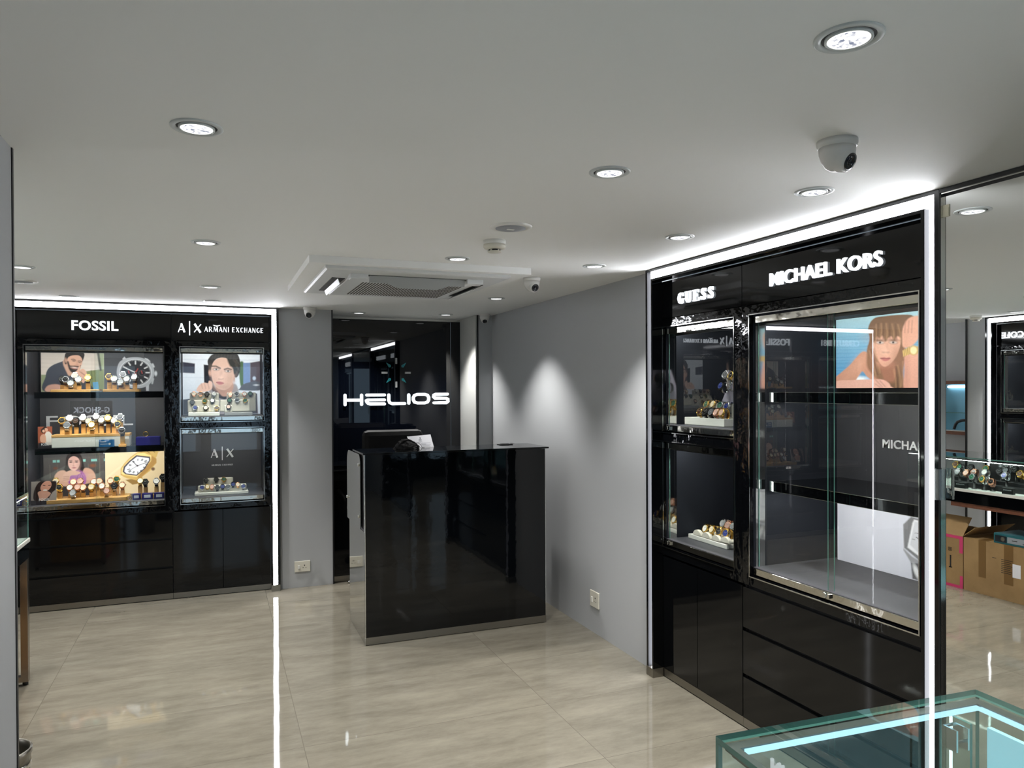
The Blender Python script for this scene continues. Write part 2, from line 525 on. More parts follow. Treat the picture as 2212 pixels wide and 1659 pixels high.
# smoke detectors
def smoke(x, y, label):
    t = thing('smoke_detector', label, 'smoke detector', (x, y, H))
    MB().lathe([(0.050, 0), (0.050, -0.016), (0.049, -0.018)], 40).obj('mounting_base', WHITEP, t)
    MB().lathe([(0.0495, -0.018), (0.050, -0.028), (0.044, -0.036), (0.030, -0.040)], 40).obj('body', IVORY, t)
    MB().lathe([(0.026, -0.038), (0.026, -0.047)], 32).obj('sensor_gap', BLACKM, t)
    mb = MB().lathe([(0.031, -0.047), (0.030, -0.052), (0.0, -0.054)], 32)
    for k in range(5):
        a = 2 * math.pi * k / 5
        mb.box(0.027 * math.cos(a) - 0.003, 0.027 * math.cos(a) + 0.003, 0.027 * math.sin(a) - 0.003, 0.027 * math.sin(a) + 0.003, -0.048, -0.038)
    mb.obj('cap', IVORY, t)
smoke(1.153, 3.092, 'cream round smoke detector hanging behind the ceiling speaker')
smoke(-2.02, 4.78, 'cream smoke detector seen in the mirror above the far cabinet')

# turret cameras
LENSB = mat('camera_lens_black', S(14, 17, 24), 0.12)
SHELL = mat('camera_shell', S(214, 212, 208), 0.28)
def turret(x, y, z, look, label, s=1.0):
    t = thing('security_camera', label, 'camera', (x, y, z))
    MB().lathe([(0.052 * s, 0), (0.052 * s, -0.010 * s), (0.049 * s, -0.018 * s), (0.046 * s, -0.020 * s)], 40).obj('mounting_ring', SHELL, t)
    MB().lathe([(0.047 * s, -0.019 * s), (0.046 * s, -0.034 * s), (0.041 * s, -0.052 * s), (0.030 * s, -0.070 * s), (0.018 * s, -0.078 * s), (0.0, -0.081 * s)], 40).obj('shell', SHELL, t)
    d = Vector(look).normalized()
    q = d.to_track_quat('Z', 'Y').to_matrix().to_4x4()
    c = Vector((0, 0, -0.044 * s))
    e = MB().lathe([(0.0, -0.036 * s), (0.026 * s, -0.026 * s), (0.034 * s, -0.010 * s), (0.035 * s, 0.006 * s), (0.031 * s, 0.018 * s), (0.024 * s, 0.024 * s)], 36)
    e.move(Matrix.Translation(c + d * 0.016 * s) @ q)
    eye = e.obj('eyeball', SHELL, t)
    l = MB().lathe([(0.0235 * s, 0.020 * s), (0.0225 * s, 0.0268 * s), (0.012 * s, 0.028 * s), (0.011 * s, 0.0255 * s), (0.0, 0.025 * s)], 32)
    l.move(Matrix.Translation(c + d * 0.016 * s) @ q)
    l.obj('lens', LENSB, eye)
turret(1.549, 1.526, H, (0.25, -0.9, -0.5), 'large white turret security camera on the ceiling near the mirror')
turret(1.745, 4.05, H, (0.15, -0.9, -0.45), 'white turret security camera beside the ceiling cassette corner')
turret(0.70, 6.10, H, (-0.35, -0.9, -0.55), 'white turret security camera above the pier left of the niche')
turret(2.19, 6.13, H, (-0.2, -0.7, -0.75), 'white turret security camera in the back right corner', 0.9)
turret(-2.34, 5.42, H, (0.8, 0.25, -0.4), 'white turret security camera seen in the mirror above the blue recess')

# cassette air conditioner
ACW = mat('ac_white', S(205, 206, 204), 0.35)
ACG = mat('ac_vane_grey', S(150, 151, 148), 0.5)
t = thing('air_conditioner', 'square ceiling cassette air conditioner with slotted centre grille and open flap', 'air conditioner', (1.005, 4.265, H - 0.036))
mb = MB()
def frame_ring(mb, a, b, z0, z1, m=0):
    """square ring from half-width a (outer, at z0) to b (inner, at z1)"""
    vs = [(-a, -a, z0), (a, -a, z0), (a, a, z0), (-a, a, z0), (-b, -b, z1), (b, -b, z1), (b, b, z1), (-b, b, z1)]
    mb.add(vs, [(0, 4, 5, 1), (1, 5, 6, 2), (2, 6, 7, 3), (3, 7, 4, 0)], m)
A = 0.495
mb.box(-A, A, -A, A, -0.014, -0.0005)
frame_ring(mb, A, 0.485, -0.014, -0.020)
frame_ring(mb, 0.485, 0.40, -0.020, -0.026)
mb.box(-0.40, 0.40, -0.40, 0.40, -0.026, -0.014)
mb.obj('face_panel', ACW, t)
mb = MB()
for sx, sy, hx, hy in ((0, -0.385, 0.27, 0.022), (-0.395, 0.02, 0.034, 0.27), (0.40, 0.02, 0.022, 0.27)):
    mb.box(sx - hx, sx + hx, sy - hy, sy + hy, -0.0275, -0.02)
mb.obj('outlet_slots', mat('ac_slot_dark', S(40, 38, 34), 0.7), t)
g = MB()
g.box(-0.355, 0.355, -0.33, 0.40, -0.036, -0.024)
grille = g.obj('intake_panel', ACW, t, 0.006)
g = MB()
nx = 34
for j in range(4):
    for i in range(nx):
        x = -0.262 + 0.575 * (i + 0.5) / nx
        y0 = -0.20 + j * 0.135
        g.box(x - 0.0045, x + 0.0045, y0, y0 + 0.124, -0.0372, -0.034)
g.obj('grille_slots', mat('grille_dark', S(66, 60, 50), 0.8), grille)
# flaps: the one facing the camera hangs open with a scalloped edge
def flap(cx, cy_, ang, tilt, scallop=False, mat_=ACG, dep=0.062):
    n = 24; vs = []
    for k in range(n + 1):
        u = -0.26 + 0.52 * k / n
        d = dep
        if scallop:
            c = min(1, max(0, (abs(u) - 0.10) / 0.08))
            d = 0.036 + 0.024 * (1 - (3 * c * c - 2 * c ** 3))
        for w_ in (0, d):
            y = w_ * math.cos(tilt); z = -w_ * math.sin(tilt)
            vs.append((u, y, z)); vs.append((u, y - 0.003 * math.sin(tilt), z - 0.003 * math.cos(tilt)))
    fs = []
    for k in range(n):
        a = k * 4; b = a + 4
        fs += [(a, b, b + 2, a + 2), (a + 1, a + 3, b + 3, b + 1), (a, a + 1, b + 1, b), (a + 2, b + 2, b + 3, a + 3)]
    m_ = MB().add(vs, fs)
    m_.move(Matrix.Translation((cx, cy_, -0.028)) @ Matrix.Rotation(ang, 4, 'Z'))
    return m_.obj('flap', mat_, t)
flap(0, -0.405, 0, R(78), True)
flap(-0.395, 0.02, R(-90), R(70), False, ACW, 0.03)
flap(0.405, 0.02, R(90), R(30), False, ACW, 0.05)
for sx in (-1, 1): box('vane_bearing', (sx * 0.268, sx * 0.36, -0.425, -0.35, -0.050, -0.02), ACW, t, 0.004)

# ------------------------------------------------------------------ sockets
def socket(loc, rotz, w_, h_, label):
    t = thing('wall_socket', label, 'socket', loc, rotz)
    MB().box(-w_ / 2, w_ / 2, -0.010, 0, 0, h_).obj('plate', IVORY, t, 0.003)
    MB().box(-w_ * 0.30, -w_ * 0.16, -0.015, -0.009, h_ * 0.28, h_ * 0.62).obj('switch', WHITEP, t, 0.002)
    mb = MB()
    for dx, dz, r_ in ((0.13, 0.60, 0.005), (0.04, 0.38, 0.0035), (0.22, 0.38, 0.0035)):
        mb.lathe([(r_, -0.0105), (r_, -0.0095)], 12, c=(w_ * dx, 0, h_ * dz), axis='y')
    mb.obj('pin_holes', INK, t)
socket((0.642, YB, 0.127), 0, 0.124, 0.087, 'white wall socket with switch low on the pier left of the niche')
socket((XR, 4.30, 0.172), R(-90), 0.118, 0.105, 'white wall socket with switch low on the long right wall')

# ------------------------------------------------------------------ lettering drawn stroke by stroke
GL = {
 'A': [([(0.04, 0), (0.5, 1)], 0.10), ([(0.46, 1), (0.90, 0)], 0.27), ([(0.2, 0.3), (0.75, 0.3)], 0.07)],
 'X': [([(0.95, 0.97), (0.05, 0.03)], 0.10), ([(0.12, 1), (0.88, 0)], 0.27)],
 'R': [([(0.15, 0), (0.15, 1)], 0.26), ([(0.15, 0.96), (0.6, 0.96), (0.78, 0.78), (0.6, 0.52), (0.15, 0.52)], 0.10), ([(0.42, 0.5), (0.9, 0)], 0.2)],
 'M': [([(0.06, 0), (0.14, 1)], 0.08), ([(0.2, 1), (0.5, 0.1)], 0.2), ([(0.5, 0.1), (0.82, 1)], 0.08), ([(0.84, 1), (0.9, 0)], 0.22)],
 'N': [([(0.08, 0), (0.08, 1)], 0.09), ([(0.12, 1), (0.88, 0)], 0.24), ([(0.92, 0), (0.92, 1)], 0.09)],
 'I': [([(0.5, 0), (0.5, 1)], 0.6)],
 'E': [([(0.2, 0), (0.2, 1)], 0.3), ([(0.2, 0.95), (0.85, 0.95)], 0.09), ([(0.2, 0.52), (0.75, 0.52)], 0.09), ([(0.2, 0.05), (0.85, 0.05)], 0.09)],
 'C': [([(0.9, 0.86), (0.6, 0.97), (0.3, 0.85), (0.16, 0.5), (0.3, 0.15), (0.6, 0.03), (0.9, 0.14)], [0.08, 0.1, 0.24, 0.3, 0.24, 0.1, 0.08])],
 'H': [([(0.15, 0), (0.15, 1)], 0.28), ([(0.85, 0), (0.85, 1)], 0.1), ([(0.15, 0.52), (0.85, 0.52)], 0.08)],
 'G': [([(0.9, 0.86), (0.6, 0.97), (0.3, 0.85), (0.16, 0.5), (0.3, 0.15), (0.6, 0.03), (0.88, 0.1), (0.88, 0.45)], [0.08, 0.1, 0.24, 0.3, 0.24, 0.1, 0.1, 0.14])],
}
SERIF = {
 'G': [([(0.86, 0.70), (0.80, 0.86), (0.56, 0.965), (0.32, 0.84), (0.20, 0.5), (0.32, 0.16), (0.56, 0.035), (0.76, 0.10), (0.80, 0.42)], [0.07, 0.08, 0.09, 0.22, 0.28, 0.22, 0.09, 0.14, 0.22]), ([(0.55, 0.43), (1.0, 0.43)], 0.06), ([(0.86, 0.66), (0.86, 0.98)], 0.06)],
 'U': [([(0.24, 0.97), (0.24, 0.3), (0.36, 0.08), (0.56, 0.04), (0.74, 0.12), (0.80, 0.35), (0.80, 0.97)], [0.26, 0.26, 0.2, 0.1, 0.09, 0.09, 0.09]), ([(0.02, 0.97), (0.46, 0.97)], 0.06), ([(0.64, 0.97), (0.98, 0.97)], 0.06)],
 'E': [([(0.26, 0.0), (0.26, 1.0)], 0.28), ([(0.02, 0.03), (0.92, 0.03)], 0.06), ([(0.02, 0.97), (0.88, 0.97)], 0.06), ([(0.3, 0.51), (0.66, 0.51)], 0.06), ([(0.90, 0.0), (0.90, 0.30)], 0.08), ([(0.86, 1.0), (0.86, 0.72)], 0.08), ([(0.66, 0.38), (0.66, 0.64)], 0.06)],
 'S': [([(0.80, 0.72), (0.72, 0.9), (0.50, 0.965), (0.28, 0.87), (0.25, 0.70), (0.45, 0.55), (0.68, 0.42), (0.76, 0.24), (0.66, 0.09), (0.44, 0.035), (0.24, 0.12), (0.16, 0.3)], [0.07, 0.08, 0.09, 0.18, 0.22, 0.27, 0.27, 0.22, 0.16, 0.09, 0.08, 0.07]), ([(0.84, 0.68), (0.84, 0.97)], 0.06), ([(0.12, 0.03), (0.12, 0.34)], 0.06)],
}
def glyphs(mb, s, x0, x1, z0, z1, y0, y1, table, m=0, gap=0.12, widths=None):
    widths = widths or {'I': 0.35, 'M': 1.15, ' ': 0.5}
    ws = [widths.get(c, 0.9) for c in s]
    k = (x1 - x0) / (sum(ws) + gap * (len(s) - 1))
    x = x0; h = z1 - z0
    for c, w_ in zip(s, ws):
        if c != ' ':
            for pts, wid in table[c]:
                u = w_ * k
                wd = [q * u for q in wid] if isinstance(wid, list) else wid * u
                mb.ribbon([(x + p[0] * u, z0 + p[1] * h) for p in pts], wd, y0, y1, m)
        x += (w_ + gap) * k
    return mb
def ax_mark(mb, x0, x1, z0, z1, y0, y1, m=0):
    """A | X"""
    W_ = x1 - x0; h = z1 - z0
    for (a, b, c) in ((0.0, 0.31, 'A'), (0.67, 1.0, 'X')):
        for pts, wid in GL[c]:
            u = (b - a) * W_
            mb.ribbon([(x0 + (a * W_) + p[0] * u, z0 + (0.2 + 0.62 * p[1]) * h) for p in pts], wid * u, y0, y1, m)
    mb.box(x0 + 0.475 * W_, x0 + 0.515 * W_, y0, y1, z0, z1, m)
    return mb

# ------------------------------------------------------------------ black display cabinets let into the walls
DEPTH = 0.53
WZ = {'full': [(0.727, 1.938)], 'two': [(1.360, 1.938), (0.727, 1.307)]}
def pane(x0, x1, y0, z0, z1, parent, g=None, name='glass_pane', th=0.005):
    mb = MB().box(x0, x1, y0, y0 + th, z0, z1)
    for i in range(6): mb.m[i] = 1
    mb.m[2] = 0; mb.m[4] = 0          # front and back faces clear, the cut edges green
    return mb.obj(name, [g or GLASS, EDGE], parent)
def cabinet(label, origin, rotz, W_, win, wins, lower, sign=None, shelves=(), side_led=False, case_led=True):
    t = thing('display_cabinet', label, 'display cabinet', origin, rotz)
    x0, x1 = 0.001, W_ - 0.001
    wx0, wx1 = win
    D = DEPTH
    # carcass
    mb = MB()
    mb.box(x0, x0 + 0.012, 0.018, D + 0.03, 0.0, 2.19).box(x1 - 0.012, x1, 0.018, D + 0.03, 0.0, 2.19)
    mb.box(x0, x1, D + 0.012, D + 0.03, 0.0, 2.19).box(x0, x1, 0.018, D, 2.172, 2.19).box(x0 + 0.012, x1 - 0.012, 0.10, D, 0.03, 0.045)
    mb.obj('carcass', BLACKM, t)
    box('fascia_panel', (x0 + 0.001, x1 - 0.001, 0.0, 0.018, 1.987, 2.19), BLACK, t)
    # face frame round the openings
    zs = WZ[wins]
    mb = MB()
    mb.box(x0, wx0, 0, 0.02, 0.682, 1.983).box(wx1, x1, 0, 0.02, 0.682, 1.983)
    mb.box(wx0, wx1, 0, 0.02, zs[0][1], 1.983).box(wx0, wx1, 0, 0.02, 0.682, zs[-1][0])
    for a, b in zip(zs[:-1], zs[1:]): mb.box(wx0, wx1, 0, 0.02, b[1], a[0])
    mb.obj('face_frame', BLACKW, t)
    for (z0, z1) in zs:
        # lining of the compartment
        sx0, sx1 = wx0 - 0.003, wx1 + 0.003
        mb = MB()
        mb.box(sx0, sx1, D, D + 0.01, z0, z1, 0)
        mb.box(sx0, sx1, 0.021, D, z0 + 0.032, z0 + 0.04, 2)
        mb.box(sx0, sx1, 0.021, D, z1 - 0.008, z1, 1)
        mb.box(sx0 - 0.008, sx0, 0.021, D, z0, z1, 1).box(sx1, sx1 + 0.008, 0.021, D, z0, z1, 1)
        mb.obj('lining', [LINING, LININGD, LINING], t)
        # thin bright trim
        mb = MB(); q = 0.0045
        mb.box(wx0 - q, wx0, -0.004, 0.004, z0 - q, z1 + q).box(wx1, wx1 + q, -0.004, 0.004, z0 - q, z1 + q)
        mb.box(wx0, wx1, -0.004, 0.004, z1, z1 + q).box(wx0, wx1, -0.004, 0.004, z0 - q, z0)
        mb.obj('window_trim', CHROMES, t)
        box('window_rail', (wx0 + 0.006, wx1 - 0.006, 0.016, 0.030, z1 - 0.038, z1 - 0.006), CHROME, t, 0.002)
        box('window_rail', (wx0 + 0.006, wx1 - 0.006, 0.016, 0.030, z0 + 0.006, z0 + 0.038), CHROME, t, 0.002)
        box('side_strip', (wx0 + 0.0005, wx0 + 0.003, 0.032, 0.085, z0 + 0.04, z1 - 0.01), CHROMES, t)
        box('side_strip', (wx1 - 0.003, wx1 - 0.0005, 0.032, 0.085, z0 + 0.04, z1 - 0.01), CHROMES, t)
        zc = z0 + 0.03
        if wins == 'full':
            mx = (wx0 + wx1) / 2
            pane(wx0 + 0.005, mx + 0.012, 0.046, z0 + 0.034, z1 - 0.034, t, name='sliding_pane')
            pane(mx - 0.012, wx1 - 0.005, 0.036, z0 + 0.034, z1 - 0.034, t, name='sliding_pane')
            mb = MB().lathe([(0.011, -0.012), (0.013, -0.008), (0.013, 0.012)], 20, c=(mx, 0.014, z0 + 0.024), axis='y')
            mb.box(mx - 0.004, mx + 0.026, 0.006, 0.016, z0 + 0.016, z0 + 0.032)
            mb.obj('lock', CHROMES, t)
        else:
            pane(wx0 + 0.005, wx1 - 0.005, 0.036, z0 + 0.012, z1 - 0.034, t, name='glass_door')
            mb = MB().lathe([(0.010, -0.010), (0.012, -0.006), (0.012, 0.012)], 20, c=(wx0 + 0.024, 0.014, z0 + 0.022), axis='y')
            mb.box(wx0 + 0.02, wx0 + 0.05, 0.006, 0.016, z0 + 0.013, z0 + 0.031)
            mb.obj('lock', CHROMES, t)
        if case_led:
            MB().box(wx0 + 0.03, wx1 - 0.03, 0.070, 0.082, z1 - 0.018, z1 - 0.009).obj('added_led_bar', LEDC, t)  # bar added at the head to light the compartment
            box('led_shield', (wx0, wx1, 0.056, 0.062, z1 - 0.048, z1 - 0.008), BLACKM, t)  # added lip that keeps the bar out of reflections
    for zsf in shelves:
        mb = MB().box(wx0 + 0.045, wx1 - 0.008, 0.09, D - 0.03, zsf - 0.018, zsf).box(wx0 + 0.045, wx1 - 0.008, 0.09, 0.10, zsf - 0.045, zsf - 0.018)
        sh = mb.obj('shelf', BLACK, t)
        if case_led:
            MB().box(wx0 + 0.06, wx1 - 0.02, 0.104, 0.116, zsf - 0.028, zsf - 0.019).obj('added_led_bar', LEDC, sh)  # added behind the shelf lip to brighten the back panel
        if side_led:
            mb = MB()
            for k in range(7):
                mb.box(wx0 + 0.0455, wx0 + 0.053, 0.0885, 0.0899, zsf - 0.043 + k * 0.006, zsf - 0.039 + k * 0.006)
            mb.obj('end_lights', emis('shelf_end_light', (1, 1, 1, 1), 4.0), sh)
            mb = MB().box(wx0 + 0.030, wx0 + 0.045, 0.088, 0.17, zsf - 0.046, zsf + 0.001).box(wx0 + 0.045, wx1 - 0.008, 0.0875, 0.0899, zsf - 0.002, zsf + 0.001).box(wx0 + 0.045, wx1 - 0.008, 0.0875, 0.0899, zsf - 0.0465, zsf - 0.0445)
            mb.obj('end_cap', CHROMES, sh, 0.002)
    # lower fronts
    if lower == 'drawers':
        for z0, z1 in ((0.052, 0.240), (0.258, 0.459), (0.477, 0.666)):
            box('drawer_front', (x0 + 0.002, x1 - 0.002, 0.0, 0.018, z0, z1), BLACK, t)
        box('recess_back', (x0 + 0.012, x1 - 0.012, 0.022, 0.03, 0.05, 0.68), BLACKM, t)
    else:
        m_ = (x0 + x1) / 2
        for a, b in ((x0 + 0.002, m_ - 0.002), (m_ + 0.002, x1 - 0.002)):
            box('door', (a, b, 0.0, 0.018, 0.052, 0.670), BLACK, t)
    box('plinth', (x0, x1, 0.002, 0.02, 0.006, 0.048), STEEL, t)
    box('toe_gap', (x0, x1, 0.012, 0.02, 0.0, 0.006), BLACKM, t)
    if sign: sign(MB()).obj('sign_lettering', LETTER, t)
    return t

def light_frame(label, origin, rotz, W_, legs=(True, True)):
    """the luminous black frame that runs round a run of cabinets; local x 0..W_ is the clear opening"""
    t = thing('light_frame', label, 'light frame', origin, rotz)
    Y0, YL = -0.066, -0.042
    lip, ch, rim = 0.012, 0.040, 0.015
    TZ = 2.193
    b = MB(); ss = []; e = MB()
    # top: lip, strip, rim
    xa, xb = (-(lip + ch + rim) if legs[0] else 0), (W_ + (lip + ch + rim) if legs[1] else W_)
    b.box(-lip, W_ + lip, Y0, -0.001, TZ, TZ + lip)
    b.box(xa, xb, Y0, -0.001, TZ + lip + ch, TZ + lip + ch + 0.014)
    e.box(-lip - ch, W_ + lip + ch, YL, YL + 0.003, TZ + lip, TZ + lip + ch)
    for side, on_ in ((0, legs[0]), (1, legs[1])):
        if not on_: continue
        sg = -1 if side == 0 else 1
        o = 0 if side == 0 else W_
        b.box(o, o + sg * lip, Y0, -0.001, 0.05, TZ)
        b.box(o + sg * (lip + ch), o + sg * (lip + ch + rim), Y0, -0.001, 0.05, TZ + lip + ch)
        ss.append(MB().box(o + sg * lip, o + sg * (lip + 0.002), Y0 + 0.001, YL, 0.05, TZ + lip))
        ss.append(MB().box(o + sg * (lip + ch - 0.002), o + sg * (lip + ch), Y0 + 0.001, YL, 0.05, TZ + lip + ch))
        e.box(o + sg * (lip + 0.002), o + sg * (lip + ch - 0.002), YL, YL + 0.003, 0.052, TZ + lip)
        MB().box(o, o + sg * (lip + ch + rim), Y0 - 0.002, -0.001, 0.0, 0.05).obj('foot', STEEL, t)
    b.obj('rim', BLACK, t)
    for s in ss: s.obj('channel', SATIN, t)
    e.obj('led_strip', STRIPM, t)
    return t

RZ = R(-90)
# back wall run (faces the camera)
YF = 6.25
def fossil_sign(mb): return text_into(mb, 'FOSSIL', 0.343, 0.647, 2.050, 2.122, -0.012, 0, weight=0.02)
def ax_sign(mb):
    ax_mark(mb, 0.048, 0.214, 2.030, 2.138, -0.012, 0)
    glyphs(mb, 'ARMANI', 0.236, 0.416, 2.060, 2.098, -0.012, 0, GL, gap=0.26)
    glyphs(mb, 'EXCHANGE', 0.436, 0.672, 2.060, 2.098, -0.012, 0, GL, gap=0.26)
    mb.ribbon([(0.297, 2.113), (0.318, 2.107), (0.325, 2.104), (0.332, 2.107), (0.352, 2.113)], [0.001, 0.006, 0.010, 0.006, 0.001], -0.012, 0)
    return mb
def cerruti_sign(mb): return text_into(mb, 'CERRUTI 1881', 0.12, 0.68, 2.055, 2.122, -0.012, 0, weight=0.0)
cabinet('wide black gloss display cabinet with two shelves of watches on the back wall',
        (-1.322, YF, 0), 0, 1.006, (0.041, 0.952), 'full', 'drawers', fossil_sign, shelves=(1.595, 1.180))
cabinet('narrow black gloss display cabinet with two stacked windows beside the left pier',
        (-0.316, YF, 0), 0, 0.718, (0.060, 0.670), 'two', 'doors', ax_sign)
cabinet('black gloss display cabinet hidden by the wing wall at the far left',
        (-2.10, YF, 0), 0, 0.776, (0.05, 0.72), 'two', 'doors', cerruti_sign)
light_frame('white luminous frame around the back wall cabinets', (-2.10, YF, 0), 0, 2.50)
# right wall run
def guess_sign(mb): return glyphs(mb, 'GUESS', 0.199, 0.508, 2.050, 2.108, -0.012, 0, SERIF, gap=0.2, widths={'G': 1.0, 'U': 1.0, 'S': 0.85, 'E': 0.95})
def mk_sign(mb): return text_into(mb, 'MICHAEL KORS', 0.199, 0.796, 2.052, 2.110, -0.012, 0, weight=0.014)
cabinet('narrow black gloss display cabinet with two stacked windows on the right wall',
        (2.30, 3.555, 0), RZ, 0.712, (0.047, 0.652), 'two', 'doors', guess_sign)
cabinet('wide black gloss display cabinet with sliding glass and empty shelves beside the mirror',
        (2.30, 2.843, 0), RZ, 1.003, (0.053, 0.946), 'full', 'drawers', mk_sign, shelves=(1.580, 1.168), side_led=True)
light_frame('white luminous frame around the right wall cabinets', (2.30, 3.513, 0), RZ, 1.677)
# next run on the right wall, seen only reflected in the glossy panels
def seiko_sign(mb): return text_into(mb, 'SEIKO', 0.5, 1.0, 2.04, 2.12, -0.012, 0, weight=0.02)
cabinet('wide black gloss display cabinet on the right wall behind the camera',
        (2.30, 0.10, 0), RZ, 1.5, (0.05, 1.45), 'full', 'drawers', seiko_sign, shelves=(1.58, 1.17))
light_frame('white luminous frame around the cabinet behind the camera', (2.30, 0.10, 0), RZ, 1.5)
# far left wall run, seen in the mirror
def cole_sign(mb): return text_into(mb, 'KENNETH COLE', 0.10, 0.69, 2.052, 2.110, -0.012, 0, weight=0.012)
cabinet('narrow black gloss display cabinet seen reflected in the mirror',
        (-2.335, 4.06, 0), R(90), 0.745, (0.06, 0.70), 'two', 'doors', cole_sign)
cabinet('wide black gloss display cabinet on the far left wall beyond the mirrored one',
        (-2.335, 3.05, 0), R(90), 1.008, (0.05, 0.95), 'full', 'drawers', None, shelves=(1.58, 1.17))
light_frame('white luminous frame around the far left cabinets, seen in the mirror', (-2.335, 3.05, 0), R(90), 1.755)

# ------------------------------------------------------------------ the wall mirror beside the cabinets
t = thing('wall_mirror', 'floor to ceiling mirror in a black edged frame at the right of the picture', 'mirror', (2.235, 1.768, 0), RZ)
MB().box(0.004, 1.515, 0.015, 0.021, 0.0, 2.232).obj('mirror_glass', MIRROR, t)
mb = MB().box(-0.0005, 0.002, -0.001, 0.05, 0, 2.255).box(-0.0, 1.50, 0.0, 0.05, 2.2445, 2.258)
mb.box(-0.0005, 1.515, 0.022, 0.055, 0, 2.258)
mb.obj('frame', BLACKM, t)
MB().box(0.002, 0.004, 0.004, 0.018, 0.0, 2.244).box(0.0, 1.50, 0.004, 0.03, 2.240, 2.2445).obj('bead', CHROMES, t)
# clear acrylic grip on the mirror edge
ACR = mat('clear_acrylic', (0.93, 0.99, 0.97, 1), 0.02)
bn = ACR.node_tree.nodes['Principled BSDF']; bn.inputs['Transmission Weight'].default_value = 0.9; bn.inputs['IOR'].default_value = 1.45
mb = MB(); n = 14; prof = []
for k in range(n + 1):
    a = math.pi * k / n
    prof.append((0.016 - 0.016 * math.cos(a), 0.024 * math.sin(a)))
inner = [(x * 0.86 + 0.0022, y - 0.0035) for x, y in prof]
prof2 = prof + [(x, max(0, y)) for x, y in inner[::-1]]
mb.prism([(x, -y) for x, y in prof2], 0, 0.102, plane='xy')
g = mb.obj('mirror_grip', ACR, None)
g.location = (2.2345, 1.776, 1.227); g.rotation_euler.z = RZ
tag(g, 'clear curved acrylic grip stuck on the left edge of the mirror', 'handle')
mb = MB().box(0.0, 0.032, -0.0015, 0.0, 0.0, 0.040).box(-0.004, 0.03, -0.0028, -0.0015, 0.003, 0.030)
g = mb.obj('masking_tape', mat('masking_tape_cream', S(205, 200, 176), 0.7), None)
g.location = (2.2495, 1.772, 2.164); g.rotation_euler.z = RZ
tag(g, 'small piece of cream masking tape at the top left corner of the mirror', 'tape')

